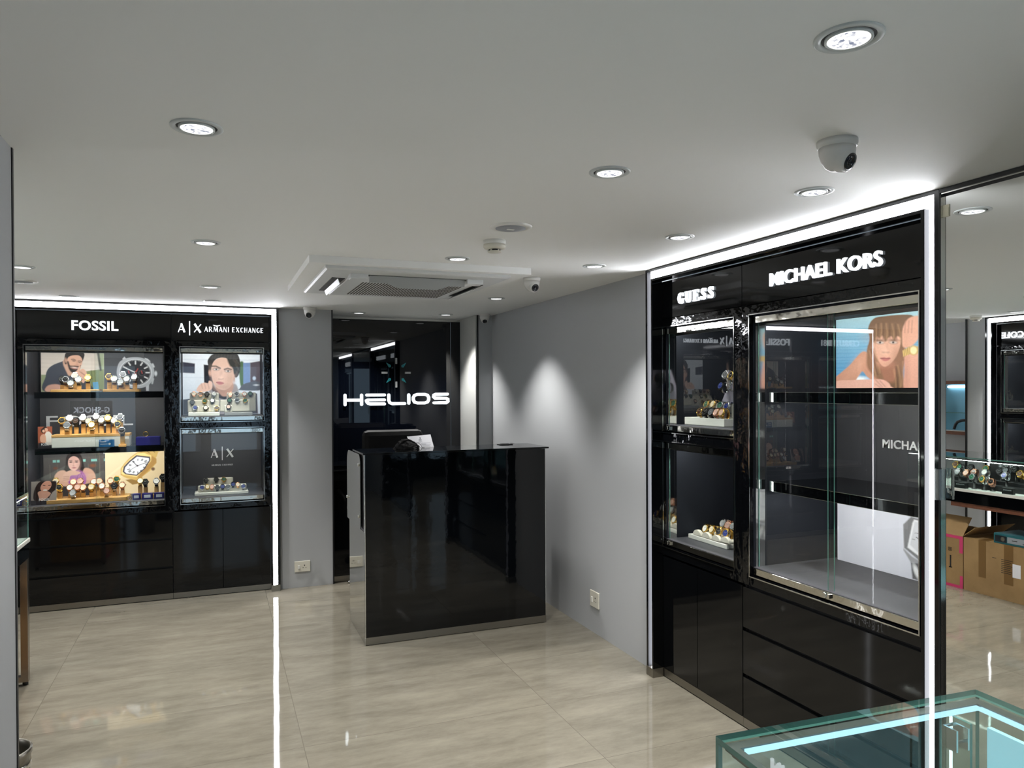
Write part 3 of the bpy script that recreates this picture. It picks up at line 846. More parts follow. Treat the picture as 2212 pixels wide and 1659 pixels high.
# ------------------------------------------------------------------ printed pictures (their colours are computed here and kept on the mesh)
def smooth_pts(pts, n=6):
    P = np.array(pts, float); N = len(P); out = []
    for i in range(N):
        p0, p1, p2, p3 = P[i - 1], P[i], P[(i + 1) % N], P[(i + 2) % N]
        for k in range(n):
            t = k / n
            out.append(0.5 * (2 * p1 + (p2 - p0) * t + (2 * p0 - 5 * p1 + 4 * p2 - p3) * t * t + (3 * p1 - p0 - 3 * p2 + p3) * t ** 3))
    return np.array(out)
class Picture:
    """a small raster addressed through the four corners tl, tr, br, bl of the drawing frame"""
    def __init__(self, nx, ny, quad, bg):
        self.nx, self.ny = nx, ny
        src = np.array(quad, float); dst = np.array([(0, 0), (1, 0), (1, 1), (0, 1)], float)
        A = []
        for (x, y), (u, v) in zip(src, dst):
            A.append([x, y, 1, 0, 0, 0, -u * x, -u * y, u]); A.append([0, 0, 0, x, y, 1, -v * x, -v * y, v])
        A = np.array(A)
        h = np.linalg.solve(A[:, :8], A[:, 8])
        Hm = np.append(h, 1).reshape(3, 3)
        inv = np.linalg.inv(Hm)
        u, v = np.meshgrid((np.arange(nx) + 0.5) / nx, (np.arange(ny) + 0.5) / ny)
        q = np.stack([u, v, np.ones_like(u)], -1) @ inv.T
        self.X, self.Y = q[..., 0] / q[..., 2], q[..., 1] / q[..., 2]
        self.px = abs(self.X[0, 1] - self.X[0, 0]) + 1e-6
        self.c = np.zeros((ny, nx, 3)); self.c[:] = self.L(bg)
    def L(self, c): return np.array(S(*c)[:3])
    def put(self, a, c):
        a = np.clip(a, 0, 1)[..., None]
        self.c = self.c * (1 - a) + self.L(c) * a
        return self
    def grad(self, p0, p1, c0, c1, mask=None):
        p0, p1 = np.array(p0, float), np.array(p1, float); d = p1 - p0
        t = np.clip(((self.X - p0[0]) * d[0] + (self.Y - p0[1]) * d[1]) / (d @ d), 0, 1)[..., None]
        g = self.L(c0) * (1 - t) + self.L(c1) * t
        if mask is None: self.c = g
        else: self.c = self.c * (1 - mask[..., None]) + g * mask[..., None]
        return self
    def sdf(self, P):
        X, Y = self.X, self.Y
        d = np.full(X.shape, 1e18); inside = np.zeros(X.shape, bool)
        for i in range(len(P)):
            x0, y0 = P[i - 1]; x1, y1 = P[i]
            ex, ey = x1 - x0, y1 - y0
            l2 = ex * ex + ey * ey + 1e-12
            t = np.clip(((X - x0) * ex + (Y - y0) * ey) / l2, 0, 1)
            d = np.minimum(d, (X - x0 - t * ex) ** 2 + (Y - y0 - t * ey) ** 2)
            cond = ((y0 > Y) != (y1 > Y)) & (X < (x1 - x0) * (Y - y0) / ((y1 - y0) if y1 != y0 else 1e-12) + x0)
            inside ^= cond
        return np.where(inside, -1, 1) * np.sqrt(d)
    def poly(self, pts, c, soft=1.0, smooth=True, alpha=1.0):
        P = smooth_pts(pts) if smooth and len(pts) > 3 else np.array(pts, float)
        s = soft * self.px
        return self.put((0.5 - self.sdf(P) / s) * alpha if s else 0, c) if alpha == 1.0 else self.put(np.clip(0.5 - self.sdf(P) / s, 0, 1) * alpha, c)
    def ell(self, cx, cy_, rx, ry, c, rot=0, soft=1.0, alpha=1.0):
        a = math.radians(rot)
        x = (self.X - cx) * math.cos(a) + (self.Y - cy_) * math.sin(a)
        y = -(self.X - cx) * math.sin(a) + (self.Y - cy_) * math.cos(a)
        r_ = np.sqrt((x / rx) ** 2 + (y / ry) ** 2)
        return self.put(np.clip(0.5 - (r_ - 1) * min(rx, ry) / (soft * self.px), 0, 1) * alpha, c)
    def line(self, pts, w_, c, soft=1.0, alpha=1.0):
        d = np.full(self.X.shape, 1e18)
        for (x0, y0), (x1, y1) in zip(pts[:-1], pts[1:]):
            ex, ey = x1 - x0, y1 - y0
            t = np.clip(((self.X - x0) * ex + (self.Y - y0) * ey) / (ex * ex + ey * ey + 1e-12), 0, 1)
            d = np.minimum(d, (self.X - x0 - t * ex) ** 2 + (self.Y - y0 - t * ey) ** 2)
        return self.put(np.clip(0.5 - (np.sqrt(d) - w_ / 2) / (soft * self.px), 0, 1) * alpha, c)
    def grain(self, amt, seed=1, sx=6, sy=6):
        rs = np.random.RandomState(seed)
        g = rs.rand(self.ny // sy + 2, self.nx // sx + 2)
        yy = np.arange(self.ny) / sy; xx = np.arange(self.nx) / sx
        y0 = yy.astype(int); x0 = xx.astype(int); fy = (yy - y0)[:, None]; fx = (xx - x0)[None]
        v = (g[y0][:, x0] * (1 - fy) * (1 - fx) + g[y0 + 1][:, x0] * fy * (1 - fx) + g[y0][:, x0 + 1] * (1 - fy) * fx + g[y0 + 1][:, x0 + 1] * fy * fx)
        self.c *= (1 + amt * (v - 0.5) * 2)[..., None]
        return self

def print_mat(name, glow):
    m = bpy.data.materials.new(name)
    m.use_nodes = True
    nt = m.node_tree
    b = nt.nodes['Principled BSDF']
    a = nt.nodes.new('ShaderNodeAttribute'); a.attribute_name = 'print'
    nt.links.new(a.outputs['Color'], b.inputs['Base Color'])
    nt.links.new(a.outputs['Color'], b.inputs['Emission Color'])
    b.inputs['Emission Strength'].default_value = glow
    b.inputs['Roughness'].default_value = 0.5
    b.inputs['Specular IOR Level'].default_value = 0.2
    return m
LIGHTBOX = print_mat('backlit_print', 0.30)
GLOWPRINT = print_mat('dim_glow_print', 0.16)  # print with a weak glow of its own
LIGHTBOX3 = print_mat('faint_backlit_print', 0.12)
PRINT = print_mat('paper_print', 0.0)
BOARDE = mat('board_edge', S(30, 30, 32), 0.5)
def board(pic, name, label, cat, w_, h_, th, loc, rotz, m, tilt=0.0, text=None, group=None, back=None):
    """a printed board with real thickness: front raster grid + body; local x right, z up, front at y=0"""
    nx, ny = pic.nx, pic.ny
    lum = pic.c @ np.array([0.21, 0.72, 0.07])
    pic.c = pic.c * 0.84 + lum[..., None] * 0.16
    xs = np.linspace(0, w_, nx + 1); zs = np.linspace(h_, 0, ny + 1)
    gx, gz = np.meshgrid(xs, zs)
    v = np.stack([gx, np.zeros_like(gx), gz], -1).reshape(-1, 3)
    i = np.arange(ny)[:, None] * (nx + 1) + np.arange(nx)[None]
    f = np.stack([i, i + nx + 1, i + nx + 2, i + 1], -1).reshape(-1, 4)
    nv = len(v)
    body = np.array([(0, 0.0, 0), (w_, 0.0, 0), (w_, th, 0), (0, th, 0), (0, 0.0, h_), (w_, 0.0, h_), (w_, th, h_), (0, th, h_)])
    bf = np.array([(0, 3, 2, 1), (4, 5, 6, 7), (1, 2, 6, 5), (2, 3, 7, 6), (3, 0, 4, 7)]) + nv
    v = np.concatenate([v, body]); nf = len(f)
    f = np.concatenate([f, bf])
    me = bpy.data.meshes.new(name)
    me.vertices.add(len(v)); me.vertices.foreach_set('co', v.astype(np.float32).ravel())
    me.loops.add(f.size); me.loops.foreach_set('vertex_index', f.ravel().astype(np.int32))
    me.polygons.add(len(f)); me.polygons.foreach_set('loop_start', np.arange(0, f.size, 4, dtype=np.int32))
    mi = np.zeros(len(f), np.int32); mi[nf:] = 1
    me.materials.append(m); me.materials.append(back or BOARDE)
    me.polygons.foreach_set('material_index', mi)
    ca = me.color_attributes.new('print', 'FLOAT_COLOR', 'CORNER')
    cc = np.ones((f.size, 4), np.float32)
    cc[:nf * 4, :3] = np.repeat(pic.c.reshape(-1, 3), 4, axis=0)
    ca.data.foreach_set('color', cc.ravel())
    me.update(calc_edges=True); me.validate()
    o = bpy.data.objects.new(name, me); col.objects.link(o)
    o.location = loc; o.rotation_euler = (tilt, 0, rotz)
    tag(o, label, cat, group)
    if text:
        tm = MB()
        for (s, a, b, c, d, wgt) in text: text_into(tm, s, a, b, c, d, -0.0012, 0.0, weight=wgt)
        tm.obj('lettering', WHITEPAINT, o)
    return o

SKIN = (222, 170, 145)
# --- woman with a gold watch by the sea (big backlit picture on the right wall)
p = Picture(190, 150, ((1150, 62), (2250, -60), (2250, 1004), (1160, 1018)), (80, 160, 205))
p.grad((1200, 60), (1250, 900), (150, 196, 212), (58, 148, 200))
for i in range(26):
    y = 250 + i * 24
    p.line([(1100, y + 10 * math.sin(i)), (2300, y - 20 + 14 * math.cos(i * 2))], 8, (110, 180, 214) if i % 2 else (44, 130, 186), 4, 0.35)
p.grad((1200, 60), (1200, 300), (165, 205, 215), (120, 185, 212), np.clip((330 - p.Y) / 90, 0, 1) * 0.75)
p.ell(1450, 890, 95, 34, (232, 240, 242), 0, 8)
p.poly([(1600, 60), (1720, 20), (2060, 10), (2110, 160), (2030, 260), (1985, 420), (1990, 600), (1960, 800), (1985, 1030), (1800, 1030), (1690, 930), (1600, 840), (1545, 760), (1520, 640), (1535, 480), (1560, 330), (1545, 180)], (122, 88, 62), 3)
p.poly([(1530, 520), (1470, 515), (1395, 600), (1320, 700), (1220, 800), (1150, 870), (1155, 930), (1360, 935), (1430, 850), (1478, 784), (1530, 850), (1600, 905), (1720, 910), (1850, 900), (1870, 760), (1800, 690), (1660, 660), (1590, 600)], (205, 142, 112), 3)
p.ell(1440, 690, 60, 150, (226, 168, 138), 38, 30, 0.6)
p.poly([(1690, 640), (1850, 640), (1870, 800), (1850, 930), (1660, 900), (1640, 780)], (168, 108, 82), 10)
p.poly([(1545, 420), (1600, 520), (1640, 640), (1700, 780), (1730, 900), (1660, 880), (1580, 800), (1530, 680)], (140, 100, 70), 6)
p.poly([(1600, 330), (1640, 235), (1800, 215), (1930, 240), (1935, 380), (1900, 530), (1845, 640), (1762, 716), (1705, 695), (1650, 600), (1610, 480)], (226, 168, 140), 3)
p.ell(1650, 520, 40, 110, (205, 140, 112), 10, 30, 0.6); p.ell(1870, 520, 34, 120, (196, 130, 104), -14, 30, 0.6)
p.ell(1760, 690, 60, 26, (206, 142, 116), 0, 20, 0.7)
p.ell(1690, 300, 110, 60, (190, 132, 104), 0, 40, 0.5)
p.ell(1735, 450, 60, 70, (240, 190, 164), 0, 40, 0.5)
p.ell(1880, 640, 40, 120, (150, 104, 78), 20, 30, 0.5)
p.poly([(1575, 340), (1600, 170), (1700, 120), (1880, 110), (1990, 190), (1985, 340), (1950, 420), (1935, 330), (1890, 300), (1860, 360), (1820, 300), (1780, 330), (1750, 370), (1715, 290), (1680, 330), (1650, 300), (1610, 390)], (132, 96, 68), 4)
for a, b in (((1640, 130), (1625, 400)), ((1700, 120), (1690, 330)), ((1760, 120), (1765, 360)), ((1830, 130), (1850, 350)), ((1900, 140), (1930, 380)), ((1960, 300), (1975, 600)), ((1600, 420), (1690, 800)), ((1560, 500), (1640, 850)), ((1900, 700), (1930, 1010)), ((1850, 760), (1880, 1010)), ((1960, 650), (1940, 980))):
    p.line([a, ((a[0] + b[0]) / 2 + 12, (a[1] + b[1]) / 2), b], 9, (186, 140, 98), 5, 0.7)
for a, b in (((1665, 120), (1655, 360)), ((1730, 120), (1725, 330)), ((1800, 120), (1805, 320)), ((1870, 130), (1885, 340)), ((1580, 480), (1660, 830)), ((1880, 720), (1900, 1010))):
    p.line([a, b], 9, (84, 58, 42), 5, 0.7)
for cx_, s_ in ((1688, 1), (1845, 1)):
    p.ell(cx_, 352, 48, 10, (92, 62, 48), 4, 5, 0.8)
    p.ell(cx_, 382, 40, 20, (90, 60, 52), 4, 6, 0.8); p.ell(cx_, 384, 30, 13, (226, 214, 208), 4, 4); p.ell(cx_, 383, 14, 14, (60, 44, 40), 0, 3)
p.line([(1770, 400), (1785, 500)], 14, (206, 146, 120), 8, 0.7); p.ell(1735, 520, 14, 8, (150, 92, 78), 0, 5, 0.8); p.ell(1780, 522, 14, 8, (150, 92, 78), 0, 5, 0.8)
p.ell(1757, 505, 24, 22, (238, 184, 158), 0, 12, 0.7)
p.poly([(1690, 600), (1740, 588), (1765, 596), (1800, 590), (1812, 612), (1770, 640), (1730, 638)], (196, 112, 106), 3); p.line([(1698, 603), (1755, 608), (1805, 606)], 6, (118, 58, 58), 3)
p.poly([(1958, 190), (2020, 60), (2120, 20), (2190, 60), (2180, 260), (2070, 430), (1965, 450), (1950, 330)], (226, 164, 136), 4)
for x in (1990, 2030, 2070): p.line([(x, 90), (x - 10, 250)], 7, (176, 116, 92), 5, 0.8)
p.poly([(1985, 560), (2060, 520), (2190, 540), (2230, 1030), (1985, 1030), (1978, 780)], (224, 160, 136), 4)
p.ell(2000, 800, 22, 220, (186, 122, 100), 0, 16, 0.6)
p.poly([(1155, 925), (1350, 905), (1600, 893), (1720, 897), (1790, 940), (1815, 985), (1805, 1030), (1150, 1030)], (230, 172, 152), 3)
for a, b in (((1640, 905), (1720, 1000)), ((1690, 915), (1750, 990)), ((1640, 960), (1700, 1010))): p.line([a, b], 8, (176, 118, 104), 5, 0.8)
p.poly([(1955, 500), (2040, 440), (2060, 540), (1965, 580)], (214, 176, 92), 3, False)
for k in range(4): p.line([(1972 + k * 20, 484 - k * 12), (1980 + k * 20, 574 - k * 10)], 5, (138, 104, 44), 2)
p.poly([(2120, 440), (2250, 430), (2250, 520), (2120, 540)], (206, 168, 88), 3, False)
p.ell(2085, 495, 52, 68, (206, 166, 80), 0, 3); p.ell(2085, 495, 38, 52, (236, 216, 160), 0, 3)
p.grain(0.04, 3, 2, 2)
board(p, 'display_picture', 'backlit picture of a woman resting on her arms by blue water, wearing a gold watch', 'picture', 0.50, 0.330, 0.012, (2.80, 2.767, 1.5985), RZ, LIGHTBOX)

# --- tilted white watch picture
p = Picture(130, 90, ((700, 660), (1330, 774), (1330, 1205), (700, 1030)), (216, 217, 230))
p.grad((700, 700), (1300, 1100), (222, 222, 236), (196, 198, 212))
p.poly([(1142, 750), (1230, 775), (1320, 800), (1330, 1060), (1200, 1040), (1100, 950), (1095, 800)], (120, 120, 124), 2, False)
p.poly([(1160, 768), (1330, 812), (1330, 1040), (1210, 1020), (1120, 948), (1150, 790)], (226, 226, 232), 2, False)
p.poly([(1165, 780), (1330, 825), (1330, 1015), (1205, 1003), (1135, 930)], (200, 202, 210), 2, False)
p.poly([(1098, 955), (1145, 1005), (1200, 1040), (1192, 1052), (1140, 1045), (1096, 965)], (150, 150, 156), 2, False)
p.poly([(1140, 1045), (1200, 1050), (1330, 1070), (1330, 1200), (1150, 1150)], (92, 92, 98), 2, False)
p.ell(1175, 1105, 14, 50, (226, 226, 230), -20, 3); p.ell(1230, 1120, 14, 60, (226, 226, 230), -20, 3)
p.line([(1165, 855), (1196, 857)], 2.5, (60, 60, 66), 1); p.line([(1148, 893), (1165, 897)], 3, (60, 60, 66), 1)
p.line([(1172, 880), (1200, 905), (1230, 900)], 4, (70, 70, 76), 1); p.line([(1192, 980), (1192, 1015)], 4, (60, 60, 66), 1); p.line([(1192, 800), (1192, 830)], 3, (60, 60, 66), 1)
board(p, 'display_picture', 'white backlit picture board with part of a silver faceted watch, standing on the cabinet floor', 'picture', 0.56, 0.278, 0.014, (2.795, 2.755, 0.768), RZ, LIGHTBOX3)

# --- young man with dark wavy hair
p = Picture(180, 145, ((283, 722), (1236, 728), (1240, 1432), (283, 1440)), (214, 221, 232))
p.grad((300, 740), (300, 1400), (226, 231, 240), (196, 206, 220))
for y in (790, 1000, 1150): p.line([(283, y), (1240, y + 8)], 4, (186, 196, 212), 3, 0.6)
p.poly([(283, 820), (432, 838), (430, 952), (283, 946)], (58, 58, 74), 2, False)
p.poly([(540, 850), (660, 860), (660, 1140), (545, 1085)], (30, 32, 40), 2, False)
p.poly([(560, 990), (640, 960), (650, 1060), (560, 1060)], (40, 44, 56), 2, False)
p.poly([(975, 835), (1035, 830), (1040, 1060), (1000, 1110), (980, 1000)], (70, 104, 66), 3)
p.poly([(1028, 828), (1115, 826), (1115, 1080), (1028, 1075)], (112, 142, 192), 2, False)
p.poly([(1115, 826), (1240, 805), (1240, 1070), (1115, 1070)], (88, 78, 88), 2, False)
p.poly([(985, 1130), (1030, 1080), (1150, 1050), (1240, 1060), (1240, 1150), (985, 1150)], (86, 90, 102), 2)
p.ell(1165, 1010, 20, 22, (186, 200, 220), 0, 3); p.ell(1190, 1090, 26, 8, (210, 216, 226), 0, 3)
p.poly([(283, 1260), (380, 1250), (380, 1440), (283, 1440)], (70, 74, 84), 2, False); p.poly([(1110, 1190), (1200, 1190), (1210, 1430), (1110, 1430)], (70, 66, 74), 2, False)
p.poly([(640, 1060), (700, 1140), (760, 1200), (840, 1190), (900, 1080), (960, 1130), (990, 1440), (560, 1440), (600, 1180)], (150, 146, 152), 3)
p.poly([(690, 1100), (880, 1050), (900, 1130), (850, 1220), (740, 1215)], (196, 146, 124), 3)
p.poly([(640, 1070), (665, 1110), (760, 1215), (820, 1225), (800, 1260), (700, 1230), (640, 1150)], (40, 40, 48), 3)
p.ell(760, 1150, 90, 40, (140, 104, 92), 4, 20, 0.6)
p.poly([(595, 860), (590, 800), (640, 735), (720, 712), (860, 708), (950, 722), (985, 790), (992, 900), (975, 960), (945, 1000), (915, 985), (905, 900), (860, 860), (830, 790), (760, 770), (690, 790), (650, 850), (625, 930), (600, 915)], (52, 50, 50), 2)
p.ell(618, 950, 18, 34, (206, 158, 138), -10, 3); p.ell(912, 1010, 12, 46, (190, 140, 120), 0, 3)
p.poly([(632, 900), (660, 820), (720, 775), (800, 768), (850, 800), (890, 870), (912, 930), (905, 1020), (882, 1090), (815, 1145), (735, 1140), (668, 1085), (636, 990)], (220, 176, 156), 2)
p.ell(870, 1010, 34, 90, (190, 146, 122), 14, 20, 0.7); p.ell(668, 1020, 22, 70, (204, 158, 138), -14, 16, 0.6); p.ell(780, 1115, 70, 22, (176, 136, 118), 6, 14, 0.7)
p.poly([(830, 780), (900, 800), (960, 880), (940, 940), (915, 960), (895, 890), (860, 860)], (48, 48, 46), 4)
for k in range(8):
    p.line([(650 + k * 38, 728 + abs(3 - k) * 5), (640 + k * 38, 756 + abs(3 - k) * 8)], 7, (92, 88, 84), 5, 0.5)
    p.line([(930 + (k % 3) * 18, 780 + k * 24), (950 + (k % 3) * 16, 800 + k * 24)], 8, (86, 84, 78), 4, 0.6)
p.line([(640, 868), (690, 868), (742, 892)], 14, (50, 42, 40), 3); p.line([(795, 905), (835, 893), (880, 905)], 13, (50, 42, 40), 3)
for cx_, cy__ in ((692, 904), (838, 925)):
    p.ell(cx_, cy__, 34, 15, (120, 86, 76), 4, 4); p.ell(cx_, cy__ + 2, 24, 9, (226, 214, 208), 4, 2); p.ell(cx_ + 2, cy__, 11, 10, (62, 50, 46), 0, 2)
p.line([(758, 930), (742, 1000)], 12, (196, 150, 130), 7, 0.7); p.line([(722, 1018), (750, 1022), (778, 1016)], 6, (150, 100, 88), 3); p.ell(752, 1000, 18, 16, (236, 196, 176), 0, 8, 0.8)
p.poly([(692, 1056), (735, 1048), (785, 1064), (760, 1084), (720, 1082)], (196, 118, 118), 2); p.line([(695, 1060), (740, 1065), (786, 1068)], 5, (128, 66, 66), 2)
p.poly([(452, 1160), (480, 1095), (540, 1062), (590, 1068), (605, 1040), (640, 1055), (645, 1110), (620, 1150), (540, 1170)], (228, 186, 168), 2)
for x in (510, 548, 590): p.line([(x, 1075), (x + 14, 1130)], 6, (186, 140, 124), 4, 0.8)
p.grain(0.03, 5, 2, 2)
board(p, 'display_picture', 'backlit picture of a young man with dark wavy hair against pale buildings', 'picture', 0.609, 0.51, 0.012, (-0.256, 6.745, 1.4005), 0, LIGHTBOX)

# --- bearded man in a grey shirt
p = Picture(150, 108, ((-95, 90), (1113, 90), (1113, 852), (-95, 852)), (222, 208, 196))
p.grad((0, 100), (0, 500), (206, 194, 184), (228, 214, 202))
for y in (170, 250, 330): p.line([(-95, y + 40), (1000, y + 60)], 5, (196, 182, 172), 4, 0.6)
p.poly([(-95, 520), (20, 520), (60, 852), (-95, 852)], (150, 160, 118), 2, False)
p.poly([(760, 450), (1113, 400), (1113, 852), (760, 852)], (128, 140, 92), 2, False)
p.poly([(1015, 90), (1113, 90), (1113, 410), (1060, 410)], (160, 174, 140), 2, False)
p.line([(1000, 90), (1045, 420)], 44, (84, 88, 84), 3)
p.line([(860, 440), (880, 600)], 16, (84, 96, 60), 4, 0.8)
p.poly([(-10, 560), (30, 420), (130, 330), (300, 260), (360, 240), (420, 330), (490, 480), (560, 500), (700, 560), (830, 700), (840, 852), (-20, 852)], (72, 77, 90), 2)
p.poly([(340, 220), (410, 260), (470, 380), (500, 500), (430, 540), (370, 430), (320, 300)], (206, 158, 132), 3)
p.poly([(20, 740), (200, 705), (430, 780), (640, 830), (640, 860), (30, 860)], (214, 160, 140), 3)
p.poly([(355, 300), (360, 120), (440, 70), (620, 66), (730, 100), (715, 200), (680, 260), (640, 150), (520, 150), (430, 200), (410, 290)], (40, 34, 34), 2)
p.ell(378, 240, 20, 48, (204, 152, 128), -8, 3)
p.poly([(400, 260), (420, 180), (500, 140), (620, 140), (680, 190), (690, 270), (660, 350), (610, 430), (520, 460), (430, 380)], (222, 168, 140), 2)
p.poly([(400, 270), (425, 260), (450, 330), (500, 350), (560, 340), (630, 350), (660, 330), (640, 400), (600, 440), (540, 485), (480, 470), (430, 400)], (46, 38, 38), 3)
p.ell(540, 378, 60, 26, (206, 140, 124), 6, 4); p.ell(545, 376, 46, 8, (236, 226, 220), 8, 3); p.line([(470, 350), (540, 350), (620, 362)], 16, (40, 32, 32), 4)
p.line([(480, 215), (525, 213), (560, 232)], 10, (40, 32, 32), 3); p.line([(610, 248), (650, 246), (675, 258)], 10, (40, 32, 32), 3)
p.ell(525, 246, 22, 9, (60, 44, 40), 8, 3); p.ell(638, 276, 20, 8, (60, 44, 40), 8, 3)
p.line([(580, 250), (596, 320)], 12, (196, 140, 116), 6, 0.8); p.ell(585, 325, 22, 12, (206, 146, 122), 0, 5)
p.poly([(550, 470), (590, 430), (620, 360), (655, 355), (640, 420), (700, 400), (760, 450), (785, 540), (740, 640), (700, 680), (620, 600), (560, 540)], (224, 172, 148), 2)
for k in range(4): p.line([(630 + k * 30, 450 + k * 22), (690 + k * 26, 490 + k * 20)], 6, (168, 116, 96), 4, 0.8)
board(p, 'display_picture', 'picture of a bearded man in a grey shirt leaning on his folded hands', 'picture', 0.435, 0.306, 0.012, (-1.268, 6.745, 1.5985), 0, GLOWPRINT)

# --- dark dial chronograph
p = Picture(150, 108, ((1113, 90), (2200, 90), (2200, 852), (1113, 852)), (76, 78, 84))
p.grad((1200, 100), (1200, 850), (70, 72, 78), (96, 98, 104))
cx_, cy__ = 1682, 472
p.poly([(1500, 70), (1850, 70), (1860, 200), (1490, 200)], (66, 68, 72), 2, False); p.poly([(1560, 760), (1900, 740), (1930, 852), (1560, 852)], (66, 68, 72), 2, False)
p.poly([(1440, 200), (1480, 150), (1520, 200), (1500, 260)], (188, 192, 198), 2, False); p.poly([(1850, 170), (1910, 190), (1960, 240), (1900, 280)], (196, 200, 206), 2, False)
p.poly([(1870, 720), (1930, 690), (1925, 845), (1875, 845)], (182, 186, 194), 2, False)
p.poly([(1340, 430), (1375, 290), (1440, 220), (1570, 170), (1760, 165), (1900, 215), (1990, 310), (2030, 450), (2000, 620), (1900, 740), (1740, 790), (1560, 770), (1420, 680), (1350, 560)], (168, 172, 180), 2)
p.ell(cx_, cy__, 300, 272, (214, 218, 224), 0, 3); p.ell(cx_, cy__, 285, 258, (44, 46, 52), 0, 3)
for k in range(60):
    a = 2 * math.pi * k / 60
    r0, r1, wd = (0.93, 0.985, 4)
    p.line([(cx_ + 285 * r0 * math.sin(a), cy__ - 258 * r0 * math.cos(a)), (cx_ + 285 * r1 * math.sin(a), cy__ - 258 * r1 * math.cos(a))], wd, (190, 192, 196), 2)
for k in range(12):
    a = 2 * math.pi * k / 12
    p.line([(cx_ + 285 * 0.68 * math.sin(a), cy__ - 258 * 0.68 * math.cos(a)), (cx_ + 285 * 0.88 * math.sin(a), cy__ - 258 * 0.88 * math.cos(a))], 20, (226, 228, 230), 3)
for sx_, sy_ in ((1560, 480), (1800, 480), (1682, 590)):
    p.ell(sx_, sy_, 62, 58, (88, 90, 96), 0, 3); p.ell(sx_, sy_, 55, 51, (38, 40, 46), 0, 3)
    p.line([(sx_ - 8, sy_ - 40), (sx_ + 4, sy_ + 8)], 9, (206, 70, 60), 3)
p.line([(cx_, cy__), (1725, 395)], 11, (206, 62, 52), 3); p.line([(cx_, cy__ + 60), (cx_ - 4, cy__ - 10)], 20, (206, 62, 52), 3); p.line([(cx_, cy__), (1520, 390)], 14, (230, 232, 234), 3)
p.ell(cx_, cy__, 14, 14, (60, 62, 66)); p.ell(2058, 490, 26, 48, (206, 210, 216), 0, 3); p.line([(2000, 300), (2020, 350)], 34, (190, 194, 200), 3); p.line([(2010, 600), (1990, 690)], 30, (176, 180, 186), 3)
board(p, 'display_picture', 'grey picture of a large silver chronograph watch with a black dial', 'picture', 0.43, 0.306, 0.012, (-0.832, 6.745, 1.5985), 0, GLOWPRINT)

# --- woman leaning on a purple ball
p = Picture(150, 128, ((540, 705), (1328, 700), (1328, 1330), (540, 1330)), (74, 70, 70))
p.grad((600, 720), (600, 1250), (98, 94, 92), (60, 54, 54))
for x in (620, 715, 1110, 1260): p.line([(x, 880), (x + 4, 1060)], 6, (120, 112, 104), 3, 0.7)
p.poly([(540, 720), (1328, 715), (1328, 770), (540, 780)], (84, 82, 82), 3, False)
for x, wd in ((678, 40), (726, 34), (1058, 34), (1185, 76), (1322, 12)): p.poly([(x - wd / 2, 812), (x + wd / 2, 812), (x + wd / 2, 846), (x - wd / 2, 846)], (132, 208, 200), 2, False)
p.ell(690, 925, 26, 18, (128, 76, 52), 0, 4); p.ell(1168, 905, 40, 22, (140, 82, 52), 0, 5)
p.poly([(820, 880), (830, 770), (880, 715), (960, 705), (1020, 760), (1050, 880), (1075, 1000), (1080, 1080), (1000, 1060), (860, 1040), (790, 1010), (800, 940)], (46, 36, 36), 3)
p.poly([(680, 1030), (730, 970), (800, 960), (860, 1010), (1000, 1060), (1060, 940), (1150, 960), (1200, 1040), (1190, 1120), (1080, 1160), (800, 1180), (690, 1100)], (216, 164, 138), 3)
p.ell(965, 1095, 118, 130, (168, 92, 164), 0, 3); p.ell(990, 1020, 80, 40, (196, 120, 186), 12, 12, 0.7)
for k in range(3): p.line([(1000, 980), (1040 - k * 36, 1060), (1030 - k * 50, 1190)], 4, (124, 60, 124), 2)
p.poly([(800, 1000), (880, 962), (960, 975), (1010, 1000), (960, 1030), (880, 1040), (860, 1110), (800, 1120), (780, 1060)], (222, 172, 148), 2)
for k in range(3): p.line([(790, 1050 + k * 22), (860, 1044 + k * 24)], 5, (168, 116, 98), 3)
p.poly([(850, 870), (862, 800), (920, 765), (980, 795), (1000, 860), (985, 920), (950, 965), (910, 968), (868, 930)], (232, 180, 166), 2)
p.ell(985, 900, 16, 50, (196, 146, 130), 8, 10, 0.7)
p.line([(866, 828), (900, 830)], 7, (60, 42, 40), 2); p.line([(942, 832), (978, 830)], 7, (60, 42, 40), 2)
p.ell(884, 848, 18, 8, (60, 44, 44), 0, 2); p.ell(958, 848, 18, 8, (60, 44, 44), 0, 2); p.line([(922, 850), (916, 895)], 7, (206, 150, 134), 4, 0.8)
p.ell(926, 928, 26, 9, (176, 84, 88), 0, 2); p.ell(920, 902, 12, 5, (186, 126, 112), 0, 2)
board(p, 'display_picture', 'picture of a long haired woman resting her arms on a purple ball', 'picture', 0.425, 0.355, 0.012, (-1.258, 6.745, 0.7675), 0, GLOWPRINT)

